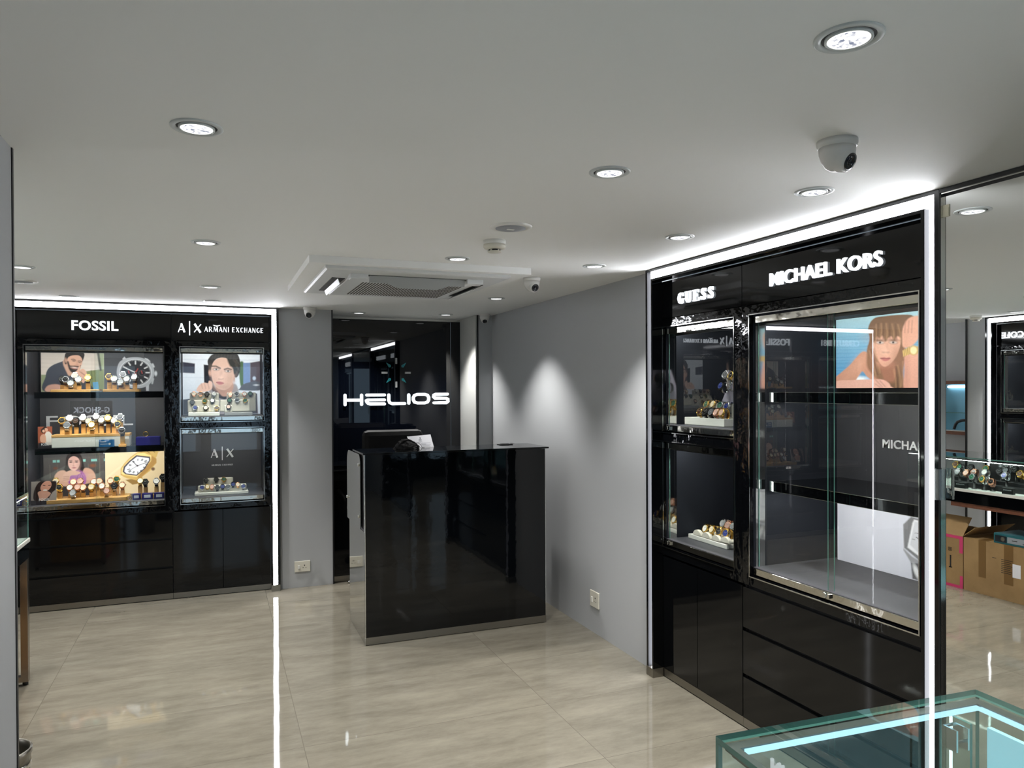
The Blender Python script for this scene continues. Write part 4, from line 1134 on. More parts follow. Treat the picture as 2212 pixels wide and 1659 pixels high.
# --- gold barrel shaped watch
p = Picture(150, 120, ((1330, 703), (2072, 684), (2072, 1310), (1330, 1320)), (226, 202, 156))
p.grad((1340, 720), (2000, 1250), (234, 212, 168), (206, 178, 128))
p.poly([(1690, 745), (1800, 700), (1980, 655), (2060, 650), (2072, 700), (1950, 730), (1930, 800), (1880, 870)], (206, 166, 78), 2, False)
for k in range(5): p.line([(1740 + k * 62, 722 - k * 12), (1790 + k * 58, 768 - k * 16)], 8, (118, 84, 28), 2)
p.poly([(1760, 1090), (1700, 1180), (1640, 1190), (1560, 1120)], (150, 112, 48), 2, False)
p.poly([(1503, 1050), (1505, 960), (1545, 890), (1620, 800), (1700, 735), (1780, 728), (1880, 765), (1925, 830), (1925, 890), (1850, 1000), (1740, 1095), (1700, 1135), (1570, 1095)], (206, 162, 70), 2, False)
p.poly([(1512, 1030), (1520, 955), (1610, 830), (1696, 752), (1780, 745), (1868, 785), (1862, 860), (1780, 990), (1695, 1085), (1540, 1050)], (240, 206, 120), 2, False)
p.poly([(1868, 785), (1925, 830), (1925, 890), (1740, 1095), (1695, 1085), (1862, 860)], (176, 128, 48), 3, False)
p.poly([(1528, 1005), (1540, 935), (1600, 860), (1688, 775), (1850, 800), (1855, 850), (1790, 970), (1692, 1068), (1560, 1042)], (70, 62, 76), 2, False)
p.poly([(1548, 1000), (1558, 945), (1615, 870), (1696, 796), (1834, 818), (1838, 850), (1775, 965), (1688, 1050), (1572, 1030)], (228, 230, 238), 2, False)
ccx, ccy = 1700, 925
for k, (dx, dy) in enumerate(((10, -95), (62, -92), (110, -72), (118, -20), (88, 30), (48, 84), (0, 108), (-50, 100), (-100, 88), (-118, 50), (-96, -12), (-50, -64))):
    nxv = math.hypot(dx, dy); ux, uy = dx / nxv, dy / nxv
    for s_ in (-7, 0, 7)[: 3 if k % 3 else 2]:
        p.line([(ccx + dx - uy * s_, ccy + dy + ux * s_), (ccx + dx * 0.78 - uy * s_, ccy + dy * 0.78 + ux * s_)], 5, (40, 38, 50), 1.5)
p.line([(ccx - 12, ccy - 8), (1645, 860)], 9, (40, 38, 50), 2); p.line([(ccx, ccy), (1820, 875)], 7, (40, 38, 50), 2); p.line([(ccx, ccy), (1590, 1000)], 4, (70, 68, 80), 2)
p.ell(ccx, ccy, 12, 12, (60, 56, 66)); p.ell(1885, 975, 22, 24, (120, 86, 60), 0, 3)
board(p, 'display_picture', 'cream picture of a gold barrel shaped watch with roman numerals', 'picture', 0.462, 0.358, 0.012, (-0.831, 6.745, 0.7675), 0, LIGHTBOX)

# --- counter-top cards on the shelves
p = Picture(60, 90, ((458, 322), (630, 305), (632, 600), (478, 625)), (150, 74, 44))
for k in range(8): p.line([(470 + k * 24, 300), (476 + k * 24, 620)], 3, (116, 52, 30), 1)
p.poly([(480, 560), (640, 540), (640, 640), (470, 640)], (40, 38, 42), 3, False)
p.poly([(560, 400), (600, 390), (640, 470), (630, 560), (560, 560), (545, 470)], (206, 198, 188), 2)
p.poly([(500, 460), (530, 430), (556, 450), (560, 540), (510, 545), (495, 500)], (206, 150, 120), 2)
p.ell(548, 345, 26, 34, (44, 32, 30)); p.ell(560, 362, 20, 28, (206, 150, 122)); p.ell(524, 378, 24, 38, (50, 34, 30)); p.ell(530, 384, 15, 22, (216, 162, 136))
p.line([(512, 450), (530, 520), (560, 530)], 14, (206, 150, 122), 3)
board(p, 'counter_card', 'upright card showing a couple embracing, at the left end of the middle shelf', 'card', 0.092, 0.158, 0.004, (-1.235, 6.44, 1.1805), R(10), PRINT, R(-6),
      text=[('FOSSIL', 0.022, 0.070, 0.016, 0.032, 0.0)], back=WHITEB)
p = Picture(80, 90, ((385, 1025), (545, 1012), (668, 1290), (410, 1330)), (150, 138, 132))
p.poly([(400, 1240), (670, 1220), (680, 1340), (400, 1340)], (52, 48, 54), 3, False)
p.poly([(440, 1240), (415, 1140), (430, 1040), (480, 1005), (540, 1015), (570, 1090), (575, 1180), (560, 1240)], (48, 32, 30), 2)
p.poly([(560, 1120), (620, 1080), (660, 1180), (665, 1280), (580, 1290)], (166, 152, 146), 2)
p.ell(492, 1065, 36, 50, (220, 150, 124)); p.ell(497, 1098, 17, 8, (240, 232, 228)); p.line([(470, 1052), (484, 1054)], 5, (50, 34, 34)); p.line([(506, 1052), (520, 1050)], 5, (50, 34, 34))
p.poly([(448, 1120), (500, 1105), (550, 1130), (545, 1180), (520, 1230), (490, 1235), (465, 1180)], (224, 158, 132), 2)
board(p, 'counter_card', 'upright card of a smiling woman, chin on her hands, low in the wide cabinet', 'card', 0.160, 0.172, 0.004, (-1.262, 6.334, 0.7685), R(4), PRINT, R(-8),
      text=[('FOSSIL', 0.050, 0.118, 0.028, 0.046, 0.01)], back=WHITEB)

# ------------------------------------------------------------------ watches
METAL = {'steel': mat('watch_steel', S(200, 202, 206), 0.18, 1.0), 'gold': mat('watch_gold', S(226, 184, 98), 0.2, 1.0),
         'rose gold': mat('watch_rose_gold', S(222, 160, 130), 0.2, 1.0), 'black': mat('watch_black', S(22, 22, 24), 0.2, 0.3)}
DIAL = {k: mat('dial_' + k, c, 0.25) for k, c in {'white': S(238, 236, 228), 'black': S(18, 18, 20), 'silver': S(196, 198, 200), 'green': S(30, 84, 62),
        'blue': S(36, 52, 120), 'brown': S(72, 44, 30), 'cream': S(232, 216, 186), 'rose': S(226, 184, 168), 'grey': S(96, 98, 102)}.items()}
STRAP = {k: mat('strap_' + k, c, 0.55) for k, c in {'black': S(24, 22, 22), 'brown': S(84, 46, 28), 'tan': S(172, 108, 56), 'olive': S(86, 84, 60), 'blue': S(40, 56, 90)}.items()}
STRAP.update({'steel': METAL['steel'], 'gold': METAL['gold'], 'rose gold': METAL['rose gold']})
HANDM = mat('watch_hands', S(150, 150, 150), 0.3, 0.6)
TILT = R(22)
def watch_meshes():
    ry, rz = 0.019, 0.027
    # strap loop: a band round an ellipse in the yz plane
    mb = MB(); n = 28; hw, th = 0.0095, 0.0022
    vs = []
    for k in range(n):
        a = 2 * math.pi * k / n
        y, z = ry * math.cos(a), rz + rz * math.sin(a)
        ny_, nz_ = math.cos(a) / ry, math.sin(a) / rz; l = math.hypot(ny_, nz_); ny_ /= l; nz_ /= l
        for sx in (-hw, hw):
            vs.append((sx, y, z)); vs.append((sx, y - ny_ * th, z - nz_ * th))
    fs = []
    for k in range(n):
        a = 4 * k; b = 4 * ((k + 1) % n)
        fs += [(a, a + 2, b + 2, b), (a + 1, b + 1, b + 3, a + 3), (a, b, b + 1, a + 1), (a + 2, a + 3, b + 3, b + 2)]
    mb.add([(x, y, z) for x, y, z in vs], fs, 0, True)
    strap = mb.mesh('strap', METAL['steel'])
    mx = Matrix.Translation((0, -ry * math.cos(TILT) - 0.001, rz + rz * math.sin(TILT) * 0.8)) @ Matrix.Rotation(-TILT, 4, 'X')
    mb = MB().lathe([(0.0185, 0.004), (0.0198, 0.001), (0.0198, -0.004), (0.0182, -0.0065), (0.0160, -0.0072), (0.0155, -0.0055)][::-1], 28, axis='y', cap0=False)
    mb.box(-0.0105, 0.0105, -0.002, 0.004, -0.0225, 0.0225)
    mb.lathe([(0.0028, 0.0190), (0.0028, 0.0235)], 10, c=(0, -0.001, 0), axis='x')
    mb.move(mx); case = mb.mesh('case', METAL['steel'])
    mb = MB().lathe([(0.0158, -0.0056), (0.0, -0.0057)], 24, axis='y', cap0=False)
    mb.move(mx); dial = mb.mesh('dial', DIAL['white'])
    mb = MB()
    for k in range(12):
        a = k * math.pi / 6
        mb.ribbon([(0.0118 * math.sin(a), 0.0118 * math.cos(a)), (0.0142 * math.sin(a), 0.0142 * math.cos(a))], 0.0011, -0.0062, -0.0056)
    mb.ribbon([(0, 0), (-0.0070, 0.0048)], 0.0013, -0.0063, -0.0057).ribbon([(0, 0), (0.0088, 0.0058)], 0.0010, -0.0064, -0.0057)
    mb.move(mx); hands = mb.mesh('hands', HANDM)
    return strap, case, dial, hands
W_STRAP, W_CASE, W_DIAL, W_HANDS = watch_meshes()
def link_part(name, me, parent, m, par_inv=None):
    o = bpy.data.objects.new(name, me); col.objects.link(o); o.parent = parent
    o.material_slots[0].link = 'OBJECT'; o.material_slots[0].material = m
    return o
ORD = ['first', 'second', 'third', 'fourth', 'fifth', 'sixth', 'seventh', 'eighth', 'ninth', 'tenth', 'eleventh', 'twelfth', 'thirteenth', 'fourteenth']
WZC = 0.027 + 0.027 * math.sin(TILT) * 0.8      # height of the dial centre above the strap's lowest point
def watches(spots, place, group, at_, rotz, scale, rows, tilt_z=0.0):
    """spots: (u, z of the dial centre, case, dial, strap); at_(u, row) gives the world x, y"""
    made = []
    byrow = {}
    for s in spots:
        r_ = next(i for i, zt in enumerate(rows) if s[1] >= zt)
        byrow.setdefault(r_, []).append(s)
    names = {1: ['row'], 2: ['back row', 'front row'], 3: ['back row', 'middle row', 'front row']}[len(rows)]
    for r_, ss in byrow.items():
        ss.sort(key=lambda s: s[0] if rotz == 0 else -s[0] if rotz < 0 else s[0])
        for i, (u, z, ca, di, st) in enumerate(ss):
            x, y = at_(u, r_)
            t = thing('wristwatch', '%s watch, %s dial, %s, %s in %s, %s' % (ca, di, ('matching bracelet' if st == ca else st + (' bracelet' if st in METAL and st != 'black' else ' strap')), ORD[i], names[r_], place), 'watch', (x, y, z - WZC * scale), rotz + random.uniform(-0.12, 0.12), group)
            t.scale = (scale,) * 3
            link_part('strap', W_STRAP, t, STRAP[st]); link_part('case', W_CASE, t, METAL[ca])
            link_part('dial', W_DIAL, t, DIAL[di]); link_part('hands', W_HANDS, t, HANDM)
            made.append((x, y, z - WZC * scale, r_))
    return made
def stand(name, label, cat, base, m_base, blocks, m_block, rotz_axis='x', hw=0.015, hd=0.013, extra=None, bname='block'):
    """base box (world coordinates) with a block under each watch"""
    o = thing(name, label, cat, ((base[0] + base[1]) / 2, (base[2] + base[3]) / 2, base[4]))
    ox, oy, oz = o.location
    box('base', (base[0] - ox, base[1] - ox, base[2] - oy, base[3] - oy, 0, base[5] - oz), m_base, o, 0.002)
    if extra: box('top_board', tuple(v - d for v, d in zip(extra, (ox, ox, oy, oy, oz, oz))), BAMBOO, o, 0.001)
    top = extra[5] if extra else base[5]
    a, b = (hw, hd) if rotz_axis == 'x' else (hd, hw)
    for (x, y, z, r_) in blocks:
        if z - top > 0.004:
            box(bname, (x - ox - a, x - ox + a, y - oy - b, y - oy + b, top - oz, z - oz), m_block, o, 0.0015)
    return o

# upper shelf of the wide back wall cabinet
c1 = [(-1.079, 1.693, 'black', 'black', 'black'), (-1.045, 1.689, 'steel', 'black', 'brown'), (-0.993, 1.719, 'steel', 'rose', 'black'),
      (-0.962, 1.689, 'steel', 'silver', 'olive'), (-0.910, 1.703, 'gold', 'cream', 'brown'), (-1.014, 1.662, 'steel', 'silver', 'steel')]
m1 = watches(c1, 'stand under bearded man picture', 'watches on the upper shelf', lambda u, r_: (u, (6.49, 6.43)[r_]), 0, 1.22, (1.692, 0))
stand('watch_stand', 'pale bamboo watch stand on the upper shelf under the bearded man picture', 'stand', (-1.141, -0.822, 6.38, 6.53, 1.5955, 1.615), BAMBOO, m1, BAMBOO)
c2 = [(-0.765, 1.712, 'gold', 'brown', 'brown'), (-0.723, 1.694, 'steel', 'white', 'brown'), (-0.670, 1.728, 'steel', 'grey', 'steel'), (-0.680, 1.672, 'steel', 'silver', 'brown'),
      (-0.636, 1.694, 'steel', 'white', 'black'), (-0.589, 1.708, 'steel', 'silver', 'brown')]
m2 = watches(c2, 'stand under chronograph picture', 'watches on the upper shelf', lambda u, r_: (u, (6.49, 6.43)[r_]), 0, 1.22, (1.700, 0))
stand('watch_stand', 'pale bamboo watch stand on the upper shelf under the chronograph picture', 'stand', (-0.797, -0.549, 6.38, 6.53, 1.5955, 1.615), BAMBOO, m2, BAMBOO)
g = MB().box(-0.018, 0.018, 0, 0.002, 0, 0.075).box(-0.018, 0.018, 0.002, 0.02, 0, 0.004).obj('price_tag', mat('tag_blue', S(96, 150, 190), 0.4), None)
g.location = (-0.842, 6.40, 1.5955); g.rotation_euler = (0, R(-6), 0)
tag(g, 'light blue upright tag between the two bamboo stands on the upper shelf', 'tag')
g = MB().box(0, 0.075, 0, 0.03, 0, 0.010).obj('price_tag', mat('tag_grey', S(120, 122, 126), 0.4), None)
g.location = (-0.875, 6.345, 1.5955)
tag(g, 'low grey name plate in front of the light blue tag', 'tag')
# middle shelf
c3 = [(-1.085, 1.378, 'gold', 'black', 'brown'), (-1.036, 1.395, 'steel', 'white', 'brown'), (-0.992, 1.375, 'black', 'brown', 'black'), (-0.944, 1.398, 'steel', 'white', 'black'),
      (-1.042, 1.346, 'steel', 'grey', 'steel'), (-0.908, 1.372, 'steel', 'cream', 'black'), (-0.859, 1.405, 'steel', 'silver', 'steel'), (-0.875, 1.346, 'gold', 'cream', 'steel'),
      (-0.822, 1.378, 'steel', 'white', 'brown'), (-0.776, 1.392, 'gold', 'cream', 'black'), (-0.738, 1.372, 'steel', 'silver', 'brown'), (-0.690, 1.400, 'steel', 'grey', 'steel'), (-0.700, 1.346, 'gold', 'black', 'steel')]
m3 = watches(c3, 'long stand on middle shelf', 'watches on the middle shelf', lambda u, r_: (u, (6.50, 6.42)[r_]), 0, 1.3, (1.360, 0))
stand('watch_stand', 'long white watch stand with a bamboo top on the middle shelf', 'stand', (-1.134, -0.620, 6.37, 6.56, 1.1805, 1.258), WHITEB, m3, BAMBOO, extra=(-1.136, -0.618, 6.368, 6.562, 1.258, 1.276))
m3b = watches([(-0.66, 1.304, 'steel', 'black', 'black')], 'alone before the long stand', 'single watch', lambda u, r_: (u, 6.315), 0, 1.3, (0,))
stand('watch_stand', 'small bamboo block carrying one black watch on the middle shelf', 'stand', (-0.685, -0.635, 6.29, 6.34, 1.1805, 1.2), BAMBOO, m3b, BAMBOO)
g = MB().box(0, 0.105, 0, 0.004, 0, 0.055).box(0, 0.105, 0.004, 0.03, 0, 0.004).obj('offer_card', mat('card_blue', S(36, 104, 160), 0.4), None)
tt = MB().box(0.01, 0.05, -0.001, 0, 0.036, 0.041).box(0.01, 0.06, -0.001, 0, 0.020, 0.023).lathe([(0.008, -0.001), (0.008, 0)], 16, c=(0.072, 0, 0.022), axis='y').obj('print', WHITEPAINT, g)
g.location = (-0.822, 6.335, 1.1805)
tag(g, 'small blue card with white print in front of the long white stand', 'card')
g = MB().box(0, 0.17, 0, 0.11, 0, 0.066).obj('gift_box', BLUEBOX, None, 0.003)
g.location = (-0.575, 6.36, 1.1805)
tag(g, 'dark blue box at the right end of the middle shelf', 'box')
def ring_thing(loc, label):
    o = MB().tube([(0.018 * math.cos(a), 0, 0.018 + 0.018 * math.sin(a)) for a in [2 * math.pi * k / 20 for k in range(20)]], 0.003, 6, closed=True).obj('bracelet', METAL['gold'], None)
    o.location = loc
    return tag(o, label, 'bracelet')
ring_thing((-0.51, 6.42, 1.2475), 'small gold bracelet standing on the dark blue box')
for i, (x, lab) in enumerate(((-1.235, 'F'), (-1.115, 'O'), (-0.98, 'S'), (-0.86, 'S'), (-0.745, 'I'), (-0.68, 'L'))): pass
lt = text_into(MB(), 'FOSSIL', -1.242, -0.631, 1.322, 1.408, -0.004, 0.0, weight=0.01).obj('back_lettering', WHITEPAINT, None)
lt.location = (0, 6.7795, 0)
tag(lt, 'white raised lettering on the grey back of the middle shelf, mostly hidden by watches', 'lettering')
# floor of the wide cabinet
c4 = [(-1.132, 0.921, 'gold', 'cream', 'gold'), (-1.096, 0.880, 'gold', 'black', 'gold'), (-1.018, 0.909, 'rose gold', 'cream', 'rose gold'), (-1.026, 0.876, 'rose gold', 'white', 'tan'),
      (-0.969, 0.912, 'rose gold', 'rose', 'gold'), (-0.977, 0.876, 'rose gold', 'rose', 'tan'), (-0.943, 0.872, 'rose gold', 'cream', 'brown'), (-0.998, 0.842, 'steel', 'silver', 'steel'),
      (-0.879, 0.905, 'rose gold', 'white', 'steel'), (-0.844, 0.905, 'rose gold', 'cream', 'tan'), (-0.887, 0.872, 'gold', 'cream', 'gold'), (-0.815, 0.876, 'rose gold', 'white', 'steel'),
      (-0.778, 0.845, 'rose gold', 'rose', 'steel'), (-0.764, 0.905, 'rose gold', 'cream', 'steel'), (-0.723, 0.916, 'gold', 'green', 'gold'), (-0.732, 0.872, 'black', 'black', 'steel'), (-0.677, 0.876, 'rose gold', 'cream', 'tan')]
m4 = watches(c4, 'low stand in wide cabinet', 'watches on the cabinet floor', lambda u, r_: (u, (6.52, 6.45, 6.38)[r_]), 0, 1.2, (0.900, 0.865, 0))
stand('watch_stand', 'long bamboo watch stand low in the wide cabinet under the purple ball picture', 'stand', (-1.165, -0.630, 6.34, 6.56, 0.7675, 0.795), BAMBOO, m4, BAMBOO)
c5 = [(-0.553, 0.904, 'gold', 'white', 'gold'), (-0.515, 0.892, 'black', 'black', 'black'), (-0.439, 0.895, 'steel', 'white', 'black'), (-0.394, 0.925, 'black', 'black', 'black')]
m5 = watches(c5, 'right end of cabinet floor', 'watches on the cabinet floor', lambda u, r_: (u, 6.44), 0, 1.2, (0,))
for i, (x, y, z, r_) in enumerate(m5):
    box_ = stand('watch_stand', 'small bamboo block on the cabinet floor, %s from the left at the right end' % ORD[i], 'stand', (x - 0.022, x + 0.020, 6.42, 6.46, 0.7675, 0.79), BAMBOO, [(x, y, z, 0)], BAMBOO)
for i, (x, w_) in enumerate(((-0.60, 0.055), (-0.535, 0.075), (-0.45, 0.07))):
    g = MB().box(0, w_, 0, 0.05, 0, 0.045).obj('gift_box', BLUEBOX, None, 0.002)
    MB().box(w_ * 0.2, w_ * 0.8, -0.001, 0, 0.012, 0.034).obj('label', mat('label_white', S(210, 214, 224), 0.4), g)
    g.location = (x, 6.345, 0.7675)
    tag(g, 'small dark blue box on the cabinet floor, %s of three from the left' % ORD[i], 'box', 'small blue boxes')
ring_thing((-0.622, 6.335, 0.7675), 'small gold bracelet between the low bamboo stand and the blue boxes')

# narrow cabinet on the back wall: upper window
def tray(label, base, m_base, rows_, m_pad, rotz_axis='x'):
    """tray with long padded bars, one bar per row; rows_: (u0, u1, v0, v1, z0, z1)"""
    o = thing('watch_tray', label, 'watch tray', ((base[0] + base[1]) / 2, (base[2] + base[3]) / 2, base[4]))
    ox, oy, oz = o.location
    box('base', (base[0] - ox, base[1] - ox, base[2] - oy, base[3] - oy, 0, base[5] - oz), m_base, o, 0.003)
    for (x0, x1, y0, y1, z0, z1) in rows_:
        box('padded_bar', (x0 - ox, x1 - ox, y0 - oy, y1 - oy, z0 - oz, z1 - oz), m_pad, o, 0.008)
    return o
c6 = [(-0.168, 1.575, 'rose gold', 'cream', 'gold'), (-0.117, 1.576, 'rose gold', 'brown', 'rose gold'), (-0.068, 1.573, 'black', 'black', 'black'), (-0.018, 1.574, 'steel', 'white', 'black'),
      (0.111, 1.570, 'rose gold', 'cream', 'tan'), (0.158, 1.573, 'steel', 'black', 'steel'), (0.217, 1.571, 'rose gold', 'white', 'rose gold'), (0.265, 1.573, 'black', 'green', 'black'),
      (-0.177, 1.509, 'black', 'black', 'black'), (-0.083, 1.518, 'gold', 'green', 'gold'), (-0.029, 1.520, 'black', 'white', 'black'), (0.100, 1.520, 'black', 'green', 'black'),
      (0.159, 1.523, 'steel', 'black', 'black'), (0.219, 1.519, 'gold', 'green', 'steel'), (-0.153, 1.466, 'steel', 'blue', 'blue'), (-0.078, 1.464, 'black', 'cream', 'black'),
      (0.003, 1.460, 'gold', 'brown', 'gold'), (0.092, 1.470, 'black', 'rose', 'black')]
m6 = watches(c6, 'tray under young man picture', 'watches in the upper narrow window', lambda u, r_: (u, (6.545, 6.475, 6.41)[r_]), 0, 0.95, (1.55, 1.49, 0))
tray('stepped cream watch tray at the left under the young man picture', (-0.205, 0.026, 6.37, 6.58, 1.4005, 1.430), WHITEB,
     [(-0.198, 0.022, 6.532, 6.555, 1.430, 1.585), (-0.212, 0.026, 6.462, 6.485, 1.430, 1.525)] + [(x - 0.027, x + 0.027, 6.397, 6.42, 1.430, 1.478) for x in (-0.153, -0.078, 0.003)], CREAM)
tray('stepped cream watch tray at the right under the young man picture', (0.062, 0.275, 6.37, 6.58, 1.4005, 1.425), mat('tray_grey', S(150, 150, 150), 0.4),
     [(0.082, 0.309, 6.532, 6.555, 1.425, 1.585), (0.030, 0.260, 6.462, 6.485, 1.430, 1.527), (0.060, 0.124, 6.397, 6.42, 1.425, 1.484)], CREAM)
# lower window
c7 = [(-0.080, 0.877, 'black', 'black', 'black'), (-0.006, 0.880, 'black', 'black', 'black'), (0.052, 0.878, 'gold', 'green', 'gold'),
      (-0.109, 0.828, 'steel', 'blue', 'steel'), (-0.070, 0.832, 'gold', 'cream', 'steel'), (-0.033, 0.830, 'rose gold', 'rose', 'rose gold'), (0.004, 0.822, 'black', 'black', 'black'), (0.043, 0.828, 'black', 'blue', 'black'),
      (0.082, 0.823, 'steel', 'grey', 'steel'), (0.121, 0.843, 'blue' if False else 'black', 'blue', 'blue'), (0.160, 0.838, 'rose gold', 'cream', 'gold'), (0.201, 0.822, 'steel', 'blue', 'steel')]
m7 = watches(c7, 'tray below lettered panel', 'watches in the lower narrow window', lambda u, r_: (u, (6.50, 6.43)[r_]), 0, 0.95, (0.86, 0))
tray('wide cream watch tray low in the narrow cabinet of the back wall', (-0.163, 0.239, 6.38, 6.54, 0.7675, 0.789), WHITEB,
     [(-0.100, 0.125, 6.488, 6.51, 0.789, 0.892), (-0.140, 0.225, 6.42, 6.445, 0.789, 0.842)], CREAM)
lt = ax_mark(MB(), -0.044, 0.137, 1.010, 1.125, -0.004, 0.0)
glyphs(lt, 'ARMANI', -0.041, 0.036, 0.963, 0.976, -0.004, 0, GL); glyphs(lt, 'EXCHANGE', 0.046, 0.130, 0.963, 0.976, -0.004, 0, GL)
lt = lt.obj('back_lettering', WHITEPAINT, None); lt.location = (0, 6.7795, 0)
tag(lt, 'white two letter logo on the dark back panel of the lower narrow window', 'lettering')

# right wall narrow cabinet
c8 = [(3.211, 1.671, 'steel', 'grey', 'steel'), (3.161, 1.667, 'gold', 'black', 'steel'), (3.248, 1.613, 'black', 'blue', 'steel'), (3.175, 1.622, 'steel', 'grey', 'steel'),
      (3.349, 1.513, 'gold', 'green', 'gold'), (3.291, 1.515, 'gold', 'cream', 'gold'), (3.234, 1.509, 'steel', 'green', 'steel'), (3.175, 1.506, 'steel', 'blue', 'blue'),
      (3.354, 1.474, 'gold', 'brown', 'gold'), (3.305, 1.474, 'black', 'black', 'black'), (3.258, 1.474, 'black', 'grey', 'black'), (3.211, 1.474, 'rose gold', 'rose', 'rose gold'), (3.168, 1.474, 'gold', 'rose', 'gold')]
m8 = watches(c8[:4], 'slanted board, right wall cabinet', 'watches in the upper right wall window', lambda u, r_: (2.512, u), RZ, 1.15, (1.65, 0))
m8 += watches(c8[4:], 'tray in upper right cabinet', 'watches in the upper right wall window', lambda u, r_: ((2.495, 2.455)[r_], u), RZ, 1.15, (1.49, 0))
tray('long white watch tray in the upper right wall window', (2.425, 2.525, 3.14, 3.486, 1.4005, 1.442), WHITEB, [(2.492, 2.510, 3.15, 3.38, 1.442, 1.520)], WHITEB)
mb = MB()
mb.prism([(3.38, 1.4005), (3.19, 1.715), (3.00, 1.715), (3.00, 1.4005)], 2.535, 2.560, plane='yz')
g = mb.obj('display_board', mat('board_lilac', S(206, 200, 220), 0.4), None, 0.003)
tag(g, 'slanted pale lilac board holding watches behind the long white tray', 'display board')
c9 = [(3.205, 0.911, 'rose gold', 'rose', 'rose gold'), (3.164, 0.906, 'rose gold', 'cream', 'rose gold'), (3.265, 0.878, 'steel', 'silver', 'steel'), (3.225, 0.876, 'rose gold', 'rose', 'rose gold'), (3.180, 0.876, 'steel', 'silver', 'steel'),
      (3.357, 0.838, 'gold', 'white', 'gold'), (3.299, 0.842, 'gold', 'cream', 'gold'), (3.242, 0.842, 'gold', 'black', 'gold'), (3.185, 0.842, 'gold', 'blue', 'gold')]
m9 = watches(c9, 'tray in lower right cabinet', 'watches in the lower right wall window', lambda u, r_: ((2.58, 2.535, 2.49)[r_], u), RZ, 1.12, (0.90, 0.86, 0))
o = tray('long white watch tray with round cushions in the lower right wall window', (2.44, 2.61, 3.14, 3.476, 0.7675, 0.792), WHITEB,
     [(2.565, 2.60, 3.14, 3.24, 0.792, 0.875), (2.52, 2.56, 3.14, 3.30, 0.792, 0.845), (2.47, 2.515, 3.14, 3.40, 0.792, 0.810)], CREAM)
for i, (y, z) in enumerate(((3.40, 0.795), (3.32, 0.795), (3.235, 0.795), (3.16, 0.80))):
    mb = MB(); pts = [(0.036 * math.cos(math.pi * k / 14), 0.030 * math.sin(math.pi * k / 14)) for k in range(15)]
    mb.prism([(a - 0, b) for a, b in pts], -0.010, 0.010)
    c = mb.obj('cushion', CREAM, o, 0.002); c.location = (2.452 - o.location.x, y - o.location.y, z - o.location.z); c.rotation_euler.z = RZ
# lettering on the back wall of the wide right cabinet
lt = text_into(MB(), 'MICHAEL KORS', 0.0, 0.405, 0.0, 0.039, -0.004, 0.0, weight=0.02).obj('back_lettering', WHITEPAINT, None)
lt.location = (2.829, 2.520, 1.325); lt.rotation_euler.z = RZ
tag(lt, 'white capital lettering on the grey back between the two empty shelves', 'lettering')

# ------------------------------------------------------------------ niche with the glossy panel and the shop sign
t = thing('wall_panel', 'tall glossy black glass panel filling the back of the niche', 'wall panel', (0.90, 6.70, 0))
box('main_sheet', (0.0, 1.150, 0, 0.012, 0.0, 2.236), PANEL, t)
box('side_sheet', (1.154, 1.244, 0, 0.012, 0.0, 2.236), PANEL, t)
MB().box(0.0, 1.244, -0.004, 0.014, 2.236, 2.258).box(1.2435, 1.2447, -0.006, 0.0, 0.0, 2.236).obj('edge_profile', CHROMES, t)
# helios sign: rounded strokes
def arc(cx_, cz, r_, a0, a1, n=8): return [(cx_ + r_ * math.cos(R(a0 + (a1 - a0) * k / n)), cz + r_ * math.sin(R(a0 + (a1 - a0) * k / n))) for k in range(n + 1)]
def H_(pts): # crop coordinates to metres on the panel
    return [(1.051 + (x - 200) / 1120 * 0.984, 1.459 + (1067 - y) / 145 * 0.111) for x, y in pts]
sw = 0.0245
mb = MB()
strokes = [[(218, 942), (218, 1052)], [(385, 942), (385, 1052)], [(218, 1000), (385, 1000)],
           [(438, 942), (620, 942)], [(620, 1000), (445, 1000), (436, 1006), (438, 1022), (452, 1040), (476, 1048), (620, 1048)],
           [(666, 942), (666, 1008), (676, 1034), (700, 1046), (832, 1046)], [(877, 942), (877, 1044)],
           [(1050, 938), (970, 938), (938, 950), (926, 975), (926, 1005), (938, 1030), (970, 1042), (1050, 1042), (1080, 1030), (1092, 1005), (1092, 975), (1080, 950), (1050, 938)],
           [(1298, 937), (1170, 937), (1148, 948), (1146, 968), (1160, 984), (1282, 988), (1302, 998), (1304, 1026), (1286, 1041), (1150, 1042)]]
for st in strokes: mb.ribbon(H_(st), sw, -0.012, 0.0, caps=True)
HEL = emis('shop_sign_light', (0.86, 0.96, 1.0, 1), 1.7)
o = mb.obj('shop_sign', HEL, None); o.location = (0, 6.694, 0)
tag(o, 'large white illuminated letters of the shop name on the dark panel above the counter', 'sign')
t = thing('wall_clock', 'minimal wall clock of four grey bars and four teal wedges above the illuminated sign', 'clock', (1.532, 6.699, 1.757))
mb = MB()
for a in range(4):
    c_, s_ = math.cos(a * math.pi / 2), math.sin(a * math.pi / 2)
    mb.ribbon([(0.081 * c_, 0.081 * s_), (0.135 * c_, 0.135 * s_)], 0.0175, -0.006, 0)
mb.obj('quarter_marks', mat('clock_grey', S(170, 172, 172), 0.4), t)
mb = MB()
for a in range(4):
    an = math.pi / 4 + a * math.pi / 2
    c_, s_ = math.cos(an), math.sin(an)
    tip = (0.130 * c_, 0.130 * s_); b = (0.083 * c_, 0.083 * s_)
    mb.prism([tip, (b[0] - s_ * 0.014, b[1] + c_ * 0.014), (b[0] * 0.86, b[1] * 0.86), (b[0] + s_ * 0.014, b[1] - c_ * 0.014)], -0.006, 0)
mb.obj('wedge_marks', mat('clock_teal', S(30, 128, 136), 0.4), t)
